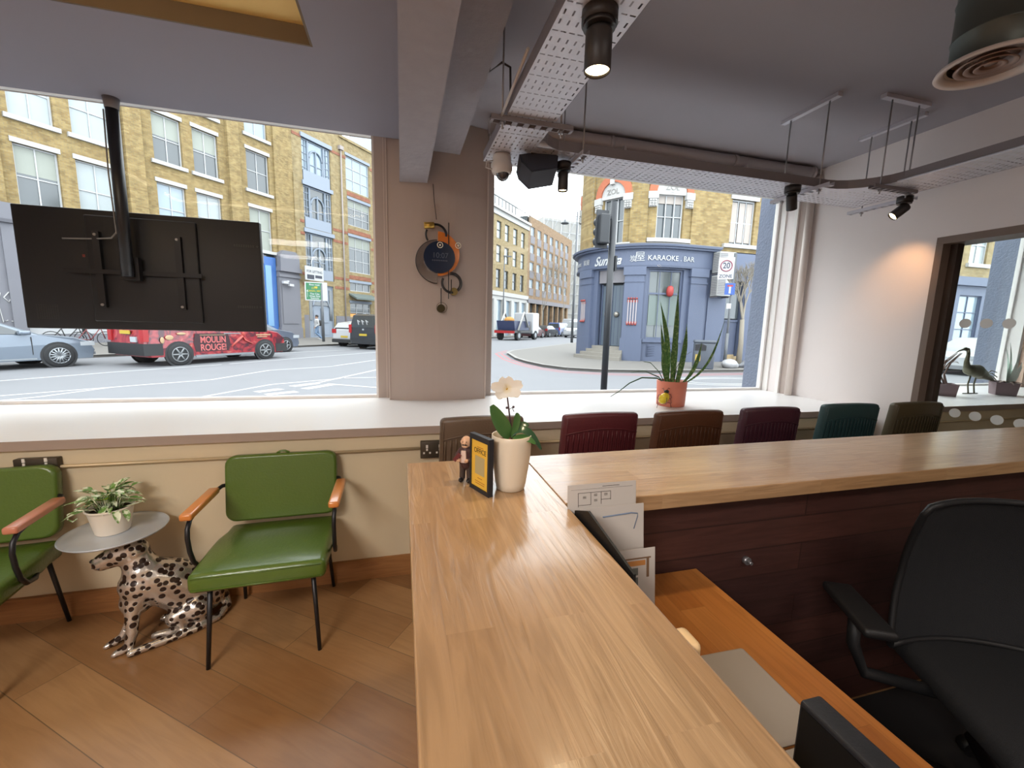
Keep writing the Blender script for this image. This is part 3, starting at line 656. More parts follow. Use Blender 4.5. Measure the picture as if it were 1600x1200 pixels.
# front legs
chain(g, [L_(-1.19, 2.10, .21, .042), L_(-1.19, 2.075, .15, .028), L_(-1.185, 2.055, .09, .022), L_(-1.195, 2.045, .035, .021), L_(-1.215, 2.035, .02, .018), L_(-1.235, 2.03, .015, .015)])
chain(g, [L_(-1.20, 2.16, .20, .042), L_(-1.215, 2.14, .14, .028), L_(-1.235, 2.125, .08, .021), L_(-1.255, 2.11, .035, .019), L_(-1.285, 2.10, .018, .017), L_(-1.30, 2.095, .014, .014)])
for bx, by in ((-1.243, 2.027), (-1.308, 2.092)):
    for q in (-1, 0, 1): g.ball(L_(bx, by+q*.011, .012, 0)[:3], (.013, .006, .010), 8, 6)
# hind legs
chain(g, [L_(-.98, 2.17, .10, .07), L_(-1.05, 2.13, .085, .045), L_(-1.02, 2.12, .03, .026), L_(-1.08, 2.115, .02, .02), L_(-1.13, 2.11, .018, .018)])
chain(g, [L_(-.98, 2.31, .10, .065), L_(-1.06, 2.29, .08, .04), L_(-1.05, 2.28, .03, .024), L_(-1.12, 2.25, .02, .019), L_(-1.155, 2.235, .017, .017)])
# tail sweeping round the side to the front paw
chain(g, [L_(-.92, 2.30, .06, .03), L_(-.885, 2.26, .03, .02), L_(-.90, 2.19, .019, .018), L_(-.97, 2.12, .018, .018), L_(-1.06, 2.07, .018, .018), L_(-1.13, 2.035, .018, .017), L_(-1.175, 2.01, .017, .016)])
part('leopard', organic(g, 'leopard', LEO, .0065, 3, .5), None, t)
LEOD = M('leopard_dark_detail', (30, 22, 20), .3, .3)
g = G(); g.ball(L_(-1.343, 2.128, .408, 0)[:3], (.009, .013, .008), 12, 8); part('nose', g, LEOD, t)
for q in (L_(-1.275, 2.088, .437, 0), L_(-1.268, 2.186, .437, 0)):
    g = G(); g.ball(q[:3], (.008, .006, .007), 12, 8); part('eye', g, LEOD, t)
g = G(); g.tube([L_(-1.30, 2.092, .384, 0)[:3], L_(-1.335, 2.108, .384, 0)[:3], L_(-1.346, 2.128, .386, 0)[:3], L_(-1.332, 2.15, .384, 0)[:3], L_(-1.30, 2.168, .384, 0)[:3]], .0022, 6); part('mouth_line', g, LEOD, t)
TRAYM = M('tray_zinc', (204, 212, 222), .38, .45, var=.12, vs=9)
g = G(); tc0 = (-1.285-LX, 2.20-LY, 0)
g.cyl((-1.245-LX, 2.165-LY, .45), (-1.245-LX, 2.165-LY, .4995), .035, .05); part('tray_support', g, LEO, t)
g = G(); g.lathe([(.001, .500), (.17, .500), (.186, .506), (.192, .514), (.190, .516), (.184, .510), (.168, .5045), (.001, .5045)], c=tc0, seg=64, cap=(False, False)); part('tray', g, TRAYM, t)
# ---------------- variegated plant on the tray ----------------
PL = (-1.305, 2.215, .5045)
t = thing('potted_plant', 'variegated trailing plant in a ribbed white pot on the leopard table tray', 'potted plant', PL)
POTW = M('white_ceramic_pot', (224, 214, 198), .45, bump=.02)
g = G(); pr = [(.058, 0), (.062, .004)]
for k in range(12): pr += [(.062+.0016*k, .006+k*.0085), (.0628+.0016*k, .010+k*.0085)]
pr += [(.083, .112), (.088, .115), (.088, .122), (.082, .122), (.076, .1)]
g.lathe(pr, seg=56, cap=(True, False)); part('pot', g, POTW, t)
g = G(); g.lathe([(.001, .103), (.078, .101)], seg=32, cap=(False, False)); part('soil', g, M('soil', (58, 42, 30), .95, bump=.6, bs=150), t)
def variegated(name, c1, c2, sc=30, thr=.5, rough=.4):
    m, n, l, p = newmat(name); t = n.new('ShaderNodeTexCoord'); z = n.new('ShaderNodeTexNoise'); z.inputs['Scale'].default_value = sc; z.inputs['Detail'].default_value = 3
    l.new(t.outputs['Object'], z.inputs['Vector']); r = n.new('ShaderNodeValToRGB'); r.color_ramp.elements[0].position = thr-.04; r.color_ramp.elements[0].color = srgb(*c1)
    r.color_ramp.elements[1].position = thr+.05; r.color_ramp.elements[1].color = srgb(*c2); l.new(z.outputs['Fac'], r.inputs[0]); l.new(r.outputs[0], p.inputs['Base Color'])
    p.inputs['Roughness'].default_value = rough; p.inputs['Subsurface Weight'].default_value = .0; return m
POTH = variegated('pothos_leaf', (112, 152, 76), (226, 232, 204), 42, .50); BRI = M('bright_young_leaf', (172, 212, 40), .4)
rd = random.Random(5)
for k in range(64):
    a = rd.uniform(0, 2*PI); rr = rd.uniform(.0, .07); el = rd.uniform(.25, 1.3); h = rd.uniform(.02, .10)
    b = Vector((rr*math.cos(a)*.6, rr*math.sin(a)*.6, .10)); top = b+Vector((math.cos(a)*rr*.5, math.sin(a)*rr*.5, h))
    g = G(); g.tube([b, (b+top)/2+Vector((0, 0, .01)), top], .0016, 5); d = (math.cos(a)*math.cos(el), math.sin(a)*math.cos(el), math.sin(el)*.6)
    leaf(g, top, d, (0, 0, 1), rd.uniform(.045, .075), rd.uniform(.022, .036), droop=rd.uniform(.5, 1.6), fold=.2)
    part('leaf', g, POTH, t)
for (b, d, L, w, dr) in (((-.05, .0, .14), (-.9, -.1, .35), .13, .032, .7), ((.05, .0, .15), (.9, -.15, .3), .10, .026, .6), ((-.02, 0, .15), (.35, .1, .9), .10, .018, .1), ((.06, -.02, .12), (.8, -.1, .1), .11, .02, -.3), ((-.06, -.03, .12), (-.9, -.35, -.05), .10, .03, .5), ((.05, -.06, .12), (.4, -.5, .0), .07, .03, 1.5), ((.07, -.04, .115), (.5, -.4, -.2), .065, .028, 1.2)):
    g = G(); leaf(g, b, d, (0, 0, 1), L, w, droop=dr, fold=.2); part('leaf', g, POTH, t)
g = G(); leaf(g, (-.01, -.03, .16), (.3, -.3, .5), (0, 0, 1), .055, .05, droop=1.0, fold=.1); part('leaf', g, BRI, t, label='bright yellow-green young leaf')
g = G(); g.tube([(-.06, -.03, .12), (-.1, -.04, .125), (-.135, -.04, .11), (-.14, -.035, .085), (-.12, -.04, .075), (-.10, -.045, .09)], .003, 6); part('stem', g, POTH, t)
# ---------------- leather stools at the window sill ----------------
def leather(nm, c): return M(nm, tuple(int(v*.88) for v in c), .45, var=.12, vs=10, bump=.15, bs=120)
def stool(label, x0, x1, top, mat, rz=0.0, y=1.9):
    cx, w = (x0+x1)/2, (x1-x0)/2
    t = thing('bar_stool', label, 'bar stool', (cx, y, 0), rz, None)
    zb = .70
    def bf(x, yy, z):
        k = (z-zb)/(top-zb); return (x*(1-.03*k), yy-.035*k+.05*(x/w)**2*.5+.02, z-.012*(x/w)**2*(k > .5))
    g = G(); g.rbox(-w, w, 0, .055, zb, top, r=.02, seg=3, f=bf); b = part('backrest', g, mat, t)
    g = G()
    n = 15
    for i in range(n):
        x = -w*.86+i*(2*w*.86)/(n-1); zt = top-.115+.022*(1-(x/w)**2)
        P = [Vector(bf(x, -.001, zb+.01+(zt-zb-.01)*k/6)) for k in range(7)]
        g.tube(P, [w*.063]*7, 8, flat=.18)
    part('ribbed_panel', g, mat, t)
    g = G(); P = [Vector(bf(-w*.95+2*w*.95*k/16, -.003, top-.105+.022*(1-((-w*.95+2*w*.95*k/16)/w)**2))) for k in range(17)]; g.tube(P, .003, 6)
    for s in (-1, 1): g.tube([Vector(bf(s*w*.93, -.002, zb+.03+(top-zb-.05)*k/6)) for k in range(7)], .0028, 6)
    part('piping', g, mat, t)
    g = G(); g.rbox(-w, w, .03, .40, .62, .70, r=.025, seg=3); part('seat', g, mat, t)
    for sx_ in (-1, 1):
        for y0, y1 in ((.07, .02), (.35, .40)):
            g = G(); g.cyl((sx_*w*.8, y0, .62), (sx_*w*.92, y1, 0), .014, .012, seg=12); part('leg', g, BLACK, t)
    g = G(); g.cyl((-w*.88, .045, .22), (w*.88, .045, .22), .009, seg=10); g.cyl((-w*.88, .385, .22), (w*.88, .385, .22), .009, seg=10); part('footrest', g, BLACK, t)
    return t
stool('brown leather bar stool behind the orchid pot and figurine', .165, .587, 1.062, leather('brown_leather', (104, 84, 66)))
stool('burgundy leather bar stool, first one clear of the orchid', .786, 1.224, 1.060, leather('burgundy_leather', (98, 38, 44)))
stool('reddish brown leather bar stool in front of the snake plant pot', 1.325, 1.768, 1.056, leather('red_brown_leather', (98, 58, 36)))
stool('dark plum leather bar stool between the reddish brown and the teal one', 1.905, 2.303, 1.060, leather('plum_leather', (78, 38, 50)), -.06)
stool('teal leather bar stool before the pale wall', 2.515, 2.93, 1.066, leather('teal_leather', (46, 74, 76)), -.08)
stool('olive brown leather bar stool by the dark jamb of the glass partition', 3.10, 3.52, 1.062, leather('olive_leather', (86, 74, 50)), -.05)
# ---------------- snake plant with beetle ornament ----------------
TERRA = M('salmon_pot', (214, 128, 104), .6, var=.04)
t = thing('snake_plant', 'tall snake plant in a salmon pink pot on the window sill', 'potted plant', (2.02, 2.76, .9055))
g = G(); g.lathe([(.098, 0), (.104, .004), (.112, .19), (.110, .193), (.103, .193), (.1, .15)], seg=48, cap=(True, False)); part('pot', g, TERRA, t)
g = G(); g.lathe([(.001, .168), (.102, .166)], seg=32, cap=(False, False)); part('soil', g, D.materials['soil'], t)
SNK = variegated('snake_plant_leaf', (80, 118, 64), (138, 164, 104), 60, .56, .35)
SNE = M('snake_leaf_dark', (50, 76, 50), .35)
def blade(g, base, tip, w, bend=(0, 0, 0), n=9, tw=.5):
    b, e, bd = Vector(base), Vector(tip), Vector(bend); A = []; B = []; Cc = []
    for i in range(n+1):
        t_ = i/n; p_ = b.lerp(e, t_)+bd*math.sin(PI*t_); ww = w*(.62+.38*math.sin(PI*min(1, t_*1.15)))*(1-max(0, t_-.7)**1.3*4.6)
        ww = max(ww, .0015); a = tw*(t_-.4); sd = Vector((math.cos(a), math.sin(a), 0)); dp = Vector((-math.sin(a), math.cos(a), 0))
        A.append(g.b.verts.new(p_-sd*ww/2-dp*ww*.12)); Cc.append(g.b.verts.new(p_+dp*ww*.1)); B.append(g.b.verts.new(p_+sd*ww/2-dp*ww*.12))
    for i in range(n): g._f([A[i], A[i+1], Cc[i+1], Cc[i]], True); g._f([Cc[i], Cc[i+1], B[i+1], B[i]], True)
for b, e, w, bd, tw in (((0, 0, .15), (-.01, 0, .905), .052, (.0, 0, 0), .5), ((-.03, .02, .15), (-.155, .0, .785), .045, (.03, 0, 0), -.4), ((-.04, -.02, .15), (-.16, -.03, .64), .042, (-.01, 0, 0), .6), ((.03, -.01, .15), (.075, -.02, .635), .052, (.015, 0, 0), .4), ((.02, .03, .15), (.04, .03, .60), .04, (0, 0, 0), .9), ((.04, -.02, .15), (.41, -.03, .68), .03, (.05, 0, -.10), .5), ((.04, -.035, .15), (.2, -.05, .49), .04, (.03, 0, -.03), -.3), ((-.05, -.02, .15), (-.14, -.04, .40), .03, (-.01, 0, 0), .2), ((-.02, -.04, .15), (-.07, -.05, .44), .03, (.0, 0, 0), .5), ((0, -.05, .15), (.02, -.06, .36), .03, (.0, 0, 0), .1)):
    g = G(); blade(g, b, e, w, bd, tw=tw); part('leaf', g, SNK, t)
for pts in ([(-.05, 0, .15), (-.12, 0, .26), (-.20, 0, .33), (-.26, 0, .34)], [(-.04, 0, .15), (-.12, 0, .22), (-.25, 0, .27), (-.36, 0, .26)], [(-.05, -.02, .17), (-.15, -.02, .215), (-.28, -.02, .22), (-.38, -.02, .18), (-.46, -.02, .12), (-.53, -.02, .08)], [(.02, -.02, .15), (.02, -.03, .26), (.05, -.04, .34), (.09, -.05, .35)], [(0, -.02, .15), (.01, -.03, .3), (.06, -.03, .38), (.13, -.03, .42)]):
    g = G(); g.tube(pts, [.009*(1-.9*k/len(pts)) for k in range(len(pts))], 6, flat=.3); part('leaf', g, SNE, t)
YELB = M('yellow_enamel', (226, 196, 30), .25, coat=.6)
t = thing('beetle_ornament', 'yellow metal beetle ornament leaning on the salmon plant pot', 'ornament', (1.90, 2.675, .9055))
g = G(); T = Matrix.Rotation(.5, 4, 'X'); g.ball((0, 0, .07), (.042, .028, .05), 20, 14, T=T.to_3x3()); part('shell', g, YELB, t)
g = G(); g.ball((.012, -.008, .122), (.02, .016, .014), 14, 10); part('head', g, BLACK, t)
g = G(); g.tube([(0, -.028, .03), (0, -.036, .07), (0, -.02, .115)], .002, 6)
for s in (-1, 1):
    g.tube([(s*.01, -.01, .13), (s*.022, -.015, .15), (s*.034, -.015, .145)], .0018, 6)
    for z0, z1 in ((.10, .07), (.07, .03), (.035, .0)):
        g.tube([(s*.03, 0, z0), (s*.052, -.006, z0), (s*.062, -.008, z1)], .0018, 6)
part('leg', g, BLACK, t)
# ---------------- counters ----------------
t = thing('reception_counter', 'oak stave counter top running towards the camera on a cream base', 'counter', (.2275, .38, 0))
g = G(); g.rbox(-.2145, .2145, -1.4, 1.087, .957, 1.0, r=.003, seg=2, smooth=False); part('counter_top', g, OAK_L, t)
g = G(); g.box(-.16, .17, -1.38, 1.04, 0, .957); part('base_panel', g, CREAM, t)
t = thing('bar_counter', 'long oak bar top running from the corner to the right-hand wall', 'counter', (2.0, 1.25, 0))
g = G(); g.rbox(-1.557, 1.545, -.212, .218, .952, 1.0, r=.003, seg=2, smooth=False); part('counter_top', g, OAK_R, t)
g = G(); g.box(-1.557, 1.545, -.15, .14, 0, .952); part('clad_base', g, CLAD, t, label='dark reddish board cladding')
g = G(); g.cyl((-.84, -.165, .70), (-.84, -.15, .70), .014, seg=14); g.cyl((-.84, -.18, .70), (-.84, -.165, .70), .006, seg=10); part('coat_hook', g, ROD, t)
t = thing('desk', 'lower orange oak desk top behind the reception counter', 'desk', (.68, .3, 0))
g = G(); g.rbox(-.24, .272, -1.2, .792, .662, .70, r=.003, seg=2, smooth=False); part('desk_top', g, OAK_D, t)
g = G(); g.box(-.24, -.2, -1.2, .78, 0, .662); part('side_panel', g, BLKP, t)
g = G(); g.box(.2, .235, .70, .74, 0, .662); part('leg', g, BLKP, t)
g = G(); g.box(.2, .235, -1.18, -1.14, 0, .662); part('leg', g, BLKP, t)
DARKF = M('dark_floor_sheet', (30, 27, 28), .9)  # thin dark sheet covering the floor behind the bar
g = G(); g.box(.96, 3.5, -2.4, 1.09, .0005, .004); solid('floor_sheet', g, DARKF, 'thin dark sheet on the floor behind the bar under the office chair', 'floor mat')
LG = M('light_grey_plastic', (170, 160, 148), .5, bump=.02)
t = thing('laptop', 'closed light grey laptop lying on the lower oak desk', 'laptop', (.655, .5, .7005), -.02)
g = G(); g.rbox(-.155, .155, .03, .255, 0, .016, r=.008, seg=2); part('lid', g, LG, t)
t = thing('document_tray', 'light grey flat box on the desk next to the closed laptop', 'tray', (.65, .38, .7005), 0)
g = G(); g.rbox(-.14, .15, -.22, .142, 0, .012, r=.004, seg=2); part('base', g, LG, t)
t = thing('monitor', 'black computer monitor at the bottom edge seen from above', 'monitor', (.545, .05, .7005), 0)
MONM = M('monitor_black', (28, 28, 32), .5, bump=.1, bs=300)
g = G(); g.rbox(-.018, .018, -.45, .335, .05, .295, r=.004, seg=2); part('screen_housing', g, MONM, t)
g = G(); g.box(-.06, .08, -.15, .08, 0, .008); g.box(-.01, .02, -.05, 0, .008, .06); part('stand', g, MONM, t)
g = G(); g.box(-.0195, -.0182, -.44, .33, .055, .288); part('screen', g, M('monitor_screen', (12, 12, 15), .2), t)
g = G(); T = Matrix.Translation((.445, .72, 1.0)); g.rbox(.437, .466, .50, .548, .962, .997, r=.011, seg=3); solid('wooden_block', g, OAK_D if False else M('pale_wood', (226, 190, 140), .5), 'small pale wooden knob on the inner edge of the oak counter', 'wooden knob')
# ---------------- leaflet holder ----------------
PAP = M('paper_white', (198, 190, 182), .8); INK = M('ink_grey', (92, 84, 78), .9)
t = thing('leaflet_holder', 'black leaflet holder standing on the desk in the corner of the counters', 'leaflet holder', (.53, .93, .7005))
g = G(); g.prism([(-.25, 0), (.06, 0), (.06, .30), (-.02, .335), (-.24, .30)], -.079, -.073, lambda u, v, h: (h, u, v)); part('side_panel', g, BLKP, t)
g = G(); g.prism([(-.16, 0), (.09, 0), (.09, .05), (.05, .05), (-.14, .03)], .105, .109, lambda u, v, h: (h, u, v)); part('side_panel', g, BLKP, t)
g = G(); g.box(-.084, .105, -.14, .085, 0, .006); part('base', g, BLKP, t)
def sheet(label, x0, x1, y, z0, z1, deco, tilt=.12, n=3):
    q = thing('leaflet', label, 'leaflet', (.53, .93+y, .7005+z0)); q.rotation_euler = (tilt*-1, 0, 0)
    g = G()
    for k in range(n): g.box(x0+k*.0015, x1+k*.0015, k*.002, k*.002+.0012, 0, z1-z0-k*.001)
    part('paper', g, PAP, q)
    deco(q, z1-z0, x0, x1)
def plan(q, h, x0, x1):
    g = G(); w = .0012
    def ln(a, b):
        (ax, az), (bx, bz) = a, b; g.box(min(ax, bx)-w/2, max(ax, bx)+w/2, -.0008, 0, min(az, bz)-w/2, max(az, bz)+w/2)
    X = lambda u: x0+u*(x1-x0); Z = lambda v: h-v
    for a, b in (((.15, .024), (.62, .024)), ((.15, .024), (.15, .062)), ((.15, .058), (.33, .058)), ((.33, .024), (.33, .058)), ((.48, .024), (.48, .058)), ((.62, .024), (.62, .048)), ((.48, .046), (.62, .046)), ((.48, .046), (.48, .058))):
        ln((X(a[0]), Z(a[1])), (X(b[0]), Z(b[1])))
    for u, v in ((.24, .04), (.4, .035), (.4, .05), (.55, .035)):
        for s in range(3): g.box(X(u)-.005, X(u)+.005, -.0006, 0, Z(v)+s*.0025, Z(v)+s*.0025+.001)
    g.box(X(.05), X(.95), -.0005, 0, Z(.0145), Z(.014)); g.box(X(.5), X(.75), -.0005, 0, Z(.0095), Z(.008))
    part('floor_plan', g, INK, q)
def blueline(q, h, x0, x1):
    X = lambda u: x0+u*(x1-x0)
    g = G(); g.tube([(X(.35), -.001, h-.028), (X(.8), -.001, h-.024), (X(.9), -.001, h-.027), (X(.9), -.001, h-.035), (X(.84), -.001, h-.07)], .0022, 6, flat=.4); part('blue_outline', g, M('blue_print', (110, 126, 150), .7), q)
def photos(q, h, x0, x1):
    X = lambda u: x0+u*(x1-x0)
    g = G(); g.box(X(.2), X(.93), -.0008, 0, h-.028, h-.024); g.box(X(.86), X(.9), -.0008, 0, h-.08, h-.028); part('brown_band', g, M('brown_print', (126, 96, 70), .8), q)
    g = G(); g.box(X(.25), X(.84), -.0008, 0, h-.046, h-.032); part('orange_photo', g, M('orange_print', (196, 132, 70), .8), q)
    g = G(); g.box(X(.3), X(.72), -.0008, 0, h-.072, h-.052); g.box(X(.3), X(.72), -.0008, 0, h-.10, h-.078); part('grey_photo', g, M('grey_print', (104, 106, 100), .8), q)
sheet('leaflet showing a floor plan, topmost in the black holder', -.095, .115, .052, .14, .366, plan)
sheet('white leaflet with a blue outlined tablet, middle of the black holder', -.068, .128, .025, .08, .308, blueline)
sheet('leaflet with small orange and grey pictures, lowest in the black holder', -.05, .138, -.025, .006, .203, photos)
# ---------------- items on the counter ----------------
CERA = M('cream_ceramic', (222, 208, 186), .3, coat=.2)
t = thing('orchid', 'single white and yellow orchid flower in a tall cream pot on the oak counter', 'potted plant', (.3185, 1.18, 1.0005))
g = G(); g.lathe([(.040, 0), (.043, .002), (.047, .02), (.054, .07), (.059, .11), (.0605, .15), (.0600, .168), (.0585, .170), (.0565, .167), (.055, .13)], seg=56, cap=(True, False)); part('pot', g, CERA, t)
g = G(); g.lathe([(.001, .148), (.056, .145)], seg=32, cap=(False, False)); part('soil', g, M('bark_soil', (96, 66, 48), .95, bump=.8, bs=120), t)
ORL = M('orchid_leaf', (66, 104, 52), .3, var=.15, vs=20, coat=.3); ORD = M('orchid_leaf_dark', (52, 82, 56), .25, coat=.4)
def wide(g, pts, ws, up=(0, 0, 1), fold=.12):
    A = []; B = []; Cc = []; P = [Vector(q) for q in pts]
    for i, q in enumerate(P):
        d = (P[min(i+1, len(P)-1)]-P[max(i-1, 0)]).normalized(); sd = d.cross(Vector(up)).normalized(); u_ = sd.cross(d)
        A.append(g.b.verts.new(q+sd*ws[i]/2+u_*ws[i]*fold)); Cc.append(g.b.verts.new(q)); B.append(g.b.verts.new(q-sd*ws[i]/2+u_*ws[i]*fold))
    for i in range(len(P)-1): g._f([A[i], A[i+1], Cc[i+1], Cc[i]], True); g._f([Cc[i], Cc[i+1], B[i+1], B[i]], True)
def wleaf(ctrl, w, mat, up=(0, -.5, 1), lab=None):
    P = []; ws = []
    for i in range(11):
        t_ = i/10; a, b, c = [Vector(q) for q in ctrl]; P.append(a*(1-t_)**2+b*2*t_*(1-t_)+c*t_*t_); ws.append(w*max(.06, math.sin(PI*(.10+.86*t_))**.6))
    g = G(); wide(g, P, ws, up); part('leaf', g, mat, t, lab)
wleaf([(-.005, 0, .160), (-.035, -.01, .20), (-.066, -.01, .262)], .046, ORL, (0, -1, .1))
wleaf([(0, -.005, .17), (.035, -.02, .215), (.085, -.03, .125)], .034, ORD, (.1, -.6, 1))
wleaf([(0, 0, .17), (.03, .0, .20), (.055, .005, .195)], .03, ORD, (0, -.7, 1))
wleaf([(0, -.01, .16), (.02, -.01, .23), (.008, -.01, .235)], .022, ORL, (0, -1, .2))
wleaf([(.0, -.02, .16), (.03, -.04, .175), (.06, -.05, .15)], .026, ORL, (0, -.7, 1))
g = G(); g.tube([(.0, 0, .15), (-.004, 0, .20), (-.012, -.003, .25), (-.02, -.006, .30)], [.0028, .0026, .0024, .002], 8); part('flower_stem', g, M('purple_stem', (74, 52, 58), .5), t)
g = G(); g.tube([(-.011, 0, .245), (-.002, -.004, .252), (.004, -.005, .24)], .0012, 6); g.ball((-.018, -.004, .252), .004, 8, 6); g.ball((.002, -.005, .254), .004, 8, 6); part('bud', g, D.materials['purple_stem'], t)
m, n, l, p = newmat('orchid_petal'); PET = m
tcx = n.new('ShaderNodeTexCoord'); vl = n.new('ShaderNodeVectorMath'); vl.operation = 'DISTANCE'; vl.inputs[1].default_value = (-.026, -.012, .312)
l.new(tcx.outputs['Object'], vl.inputs[0]); cr = n.new('ShaderNodeValToRGB'); E_ = cr.color_ramp.elements; E_[0].position = .003; E_[0].color = srgb(228, 196, 80); E_[1].position = .024; E_[1].color = srgb(244, 238, 224)
l.new(vl.outputs['Value'], cr.inputs[0]); l.new(cr.outputs[0], p.inputs['Base Color']); p.inputs['Roughness'].default_value = .5
fc = Vector((-.026, -.012, .312))
for k in range(5):
    a = math.radians((90, 18, -54, -126, 162)[k]+6); sq = .66
    g = G(); rows = []
    for i in range(7):
        t_ = i/6; rr = .050*t_; wd = .046*math.sin(PI*(.05+.82*t_))**.75*(1-.25*(t_ == 1)); row = []
        for j in range(5):
            q = (j-2)/2; ux = math.cos(a)*rr-math.sin(a)*q*wd/2; uz = math.sin(a)*rr+math.cos(a)*q*wd/2
            row.append(g.b.verts.new(fc+Vector((ux, -.010-.010*t_-.004*q*q*math.sin(PI*t_)-.0012*k, uz*sq+.006*q*q*t_))))
        rows.append(row)
    for i in range(6):
        for j in range(4): g._f([rows[i][j], rows[i][j+1], rows[i+1][j+1], rows[i+1][j]], True)
    part('petal', g, PET, t)
g = G(); g.ball(fc+Vector((0, -.008, 0)), (.006, .008, .005), 10, 8); part('flower_centre', g, M('orchid_centre', (214, 168, 40), .5), t)
# sign stand
a = Vector((.200, 1.213)); b = Vector((.240, 1.118)); ang = math.atan2((b-a).y, (b-a).x); c = (a+b)/2; SW = (b-a).length
t = thing('sign_stand', 'black framed yellow office sign standing beside the orchid pot', 'sign', (c.x, c.y, 1.0005), ang)
g = G(); w = SW/2; h = .172
g.box(-w, w, -.004, .012, 0, .012); g.box(-w, w, -.004, .012, h-.016, h); g.box(-w, -w+.006, -.004, .012, .012, h-.016); g.box(w-.008, w, -.004, .012, .012, h-.016); g.box(-w+.006, w-.008, .006, .011, .012, h-.016); part('frame', g, M('sign_black', (34, 36, 42), .5), t)
g = G(); g.box(-w+.006, w-.008, .0, .006, .012, h-.016); sp = part('yellow_panel', g, M('sign_yellow', (226, 180, 66), .5), t)
text('lettering', 'OFFICE', .021, M('sign_ink', (52, 42, 26), .6), sp, (-.001, -.0004, h-.048), ext=.0002, xs=.95, bold=.0001)
g = G(); g.box(-.026, .024, -.0006, 0, .052, .108); part('grey_patch', g, M('sign_grey', (176, 160, 116), .7), sp)
g = G()
for z_, ww in ((.136, .016), (.041, .012), (.03, .026), (.0235, .024)): g.box(-ww, ww, -.0006, 0, z_-.001, z_+.001)
part('small_print_line', g, M('sign_rust', (176, 112, 48), .6), sp)
# figurine
t = thing('figurine', 'small bald moustached waiter figurine standing behind the yellow sign', 'figurine', (.192, 1.255, 1.0005), math.radians(-28))
SKIN = M('figurine_skin', (214, 170, 138), .5); JACK = M('figurine_jacket', (70, 44, 44), .5, var=.2, vs=60); TROU = M('figurine_trousers', (66, 52, 46), .5); SHOE = M('figurine_shoe', (34, 28, 26), .35)
g = G(); chain(g, [(0, 0, .062, .021), (0, -.003, .075, .0235), (0, 0, .092, .022), (0, 0, .105, .015), (0, 0, .112, .008)], 16)
for s in (-1, 1): chain(g, [(s*.016, 0, .102, .0085), (s*.028, -.002, .088, .0075), (s*.026, -.016, .077, .0065), (s*.018, -.026, .078, .006)], 12)
part('jacket', organic(g, 'jacket', JACK, .0018, 2), None, t)
g = G()
for s in (-1, 1): chain(g, [(s*.009, 0, .062, .013), (s*.011, 0, .038, .010), (s*.012, 0, .014, .0095)], 12)
part('trousers', organic(g, 'trousers', TROU, .0016, 2), None, t)
for s in (-1, 1):
    g = G(); g.ball((s*.013, -.006, .008), (.0085, .016, .008), 14, 8); part('shoe', g, SHOE, t)
g = G(); g.ball((0, 0, .130), (.0165, .017, .019), 20, 14); g.ball((0, -.017, .129), .0045, 10, 8); g.ball((0, -.01, .12), (.012, .009, .008), 12, 8)
for s in (-1, 1): g.ball((s*.0165, 0, .129), (.003, .004, .0055), 8, 6)
part('head', organic(g, 'head', SKIN, .0014, 1), None, t)
g = G(); g.tube([(-.010, -.015, .1225), (-.004, -.0185, .125), (0, -.0185, .1245), (.004, -.0185, .125), (.010, -.015, .1225)], [.0006, .0024, .0018, .0024, .0006], 8); part('moustache', g, SHOE, t)
for s in (-1, 1):
    g = G(); g.ball((s*.006, -.0155, .1335), .0016, 8, 6); part('eye', g, SHOE, t)
g = G(); g.prism([(-.010, .07), (.010, .07), (.007, .108), (-.007, .108)], -.0265, -.0215, lambda u, v, h: (u, h, v)); part('shirt', g, M('figurine_shirt', (216, 190, 176), .6), t)
for s in (-1, 1):
    g = G(); g.ball((s*.013, -.03, .079), (.0055, .006, .0055), 10, 8)
    for q in range(4): g.tube([(s*(.009+q*.0028), -.034, .081), (s*(.008+q*.0028), -.038, .079), (s*(.008+q*.0028), -.037, .076)], .0013, 6)
    part('hand', g, SKIN, t)
g = G(); T = Matrix.Translation((-.018, -.032, .088)) @ Matrix.Rotation(.7, 4, 'Y'); g.box(-.006, .006, -.003, .003, -.014, .014, T=T); part('held_bottle', g, M('figurine_red', (96, 34, 36), .4), t)
# ---------------- office chair ----------------
MESHM = M('black_mesh_fabric', (20, 21, 25), .75, bump=.5, bs=500)
t = thing('office_chair', 'black mesh office chair with armrests behind the bar', 'office chair', (1.755, .613, 0), -.47)
def cb(x, y, z): return (x, y+.16*(x/.27)**2*-1*.5+.02*math.sin(z*7), z)
g = G()
R_ = []
for k in range(13):
    z = .48+k*.5/12; w = .29+.02*max(0, 1-k/6)-.004*(k == 12); row = []
    for j in range(13):
        u = -1+j/6; row.append(g.b.verts.new((u*w, .21-.09*(u*u)+.05*math.sin(k/12*PI)-.03*k/12, z+.012-.008*(u**4)*(k == 12))))
    R_.append(row)
for k in range(12):
    for j in range(12): g._f([R_[k][j], R_[k][j+1], R_[k+1][j+1], R_[k+1][j]], True)
bm_ = g
part('mesh_back', g, MESHM, t, fix=False)
edge = []
def bp_(u, k): w = .29+.02*max(0, 1-k/6)-.004*(k == 12); return (u*w, .21-.09*(u*u)+.05*math.sin(k/12*PI)-.03*k/12, .492+k*.5/12-.008*(u**4)*(k == 12))
pts = [bp_(-1, k) for k in range(0, 13)]+[bp_(-1+j/6, 12) for j in range(1, 13)]+[bp_(1, k) for k in range(11, -1, -1)]+[bp_(1-j/6, 0) for j in range(1, 13)]
g = G(); g.tube(pts, .010, 8); part('back_frame', g, BLKP, t)
g = G(); g.rbox(-.26, .26, -.26, .22, .42, .49, r=.03, seg=3); part('seat', g, MESHM, t)
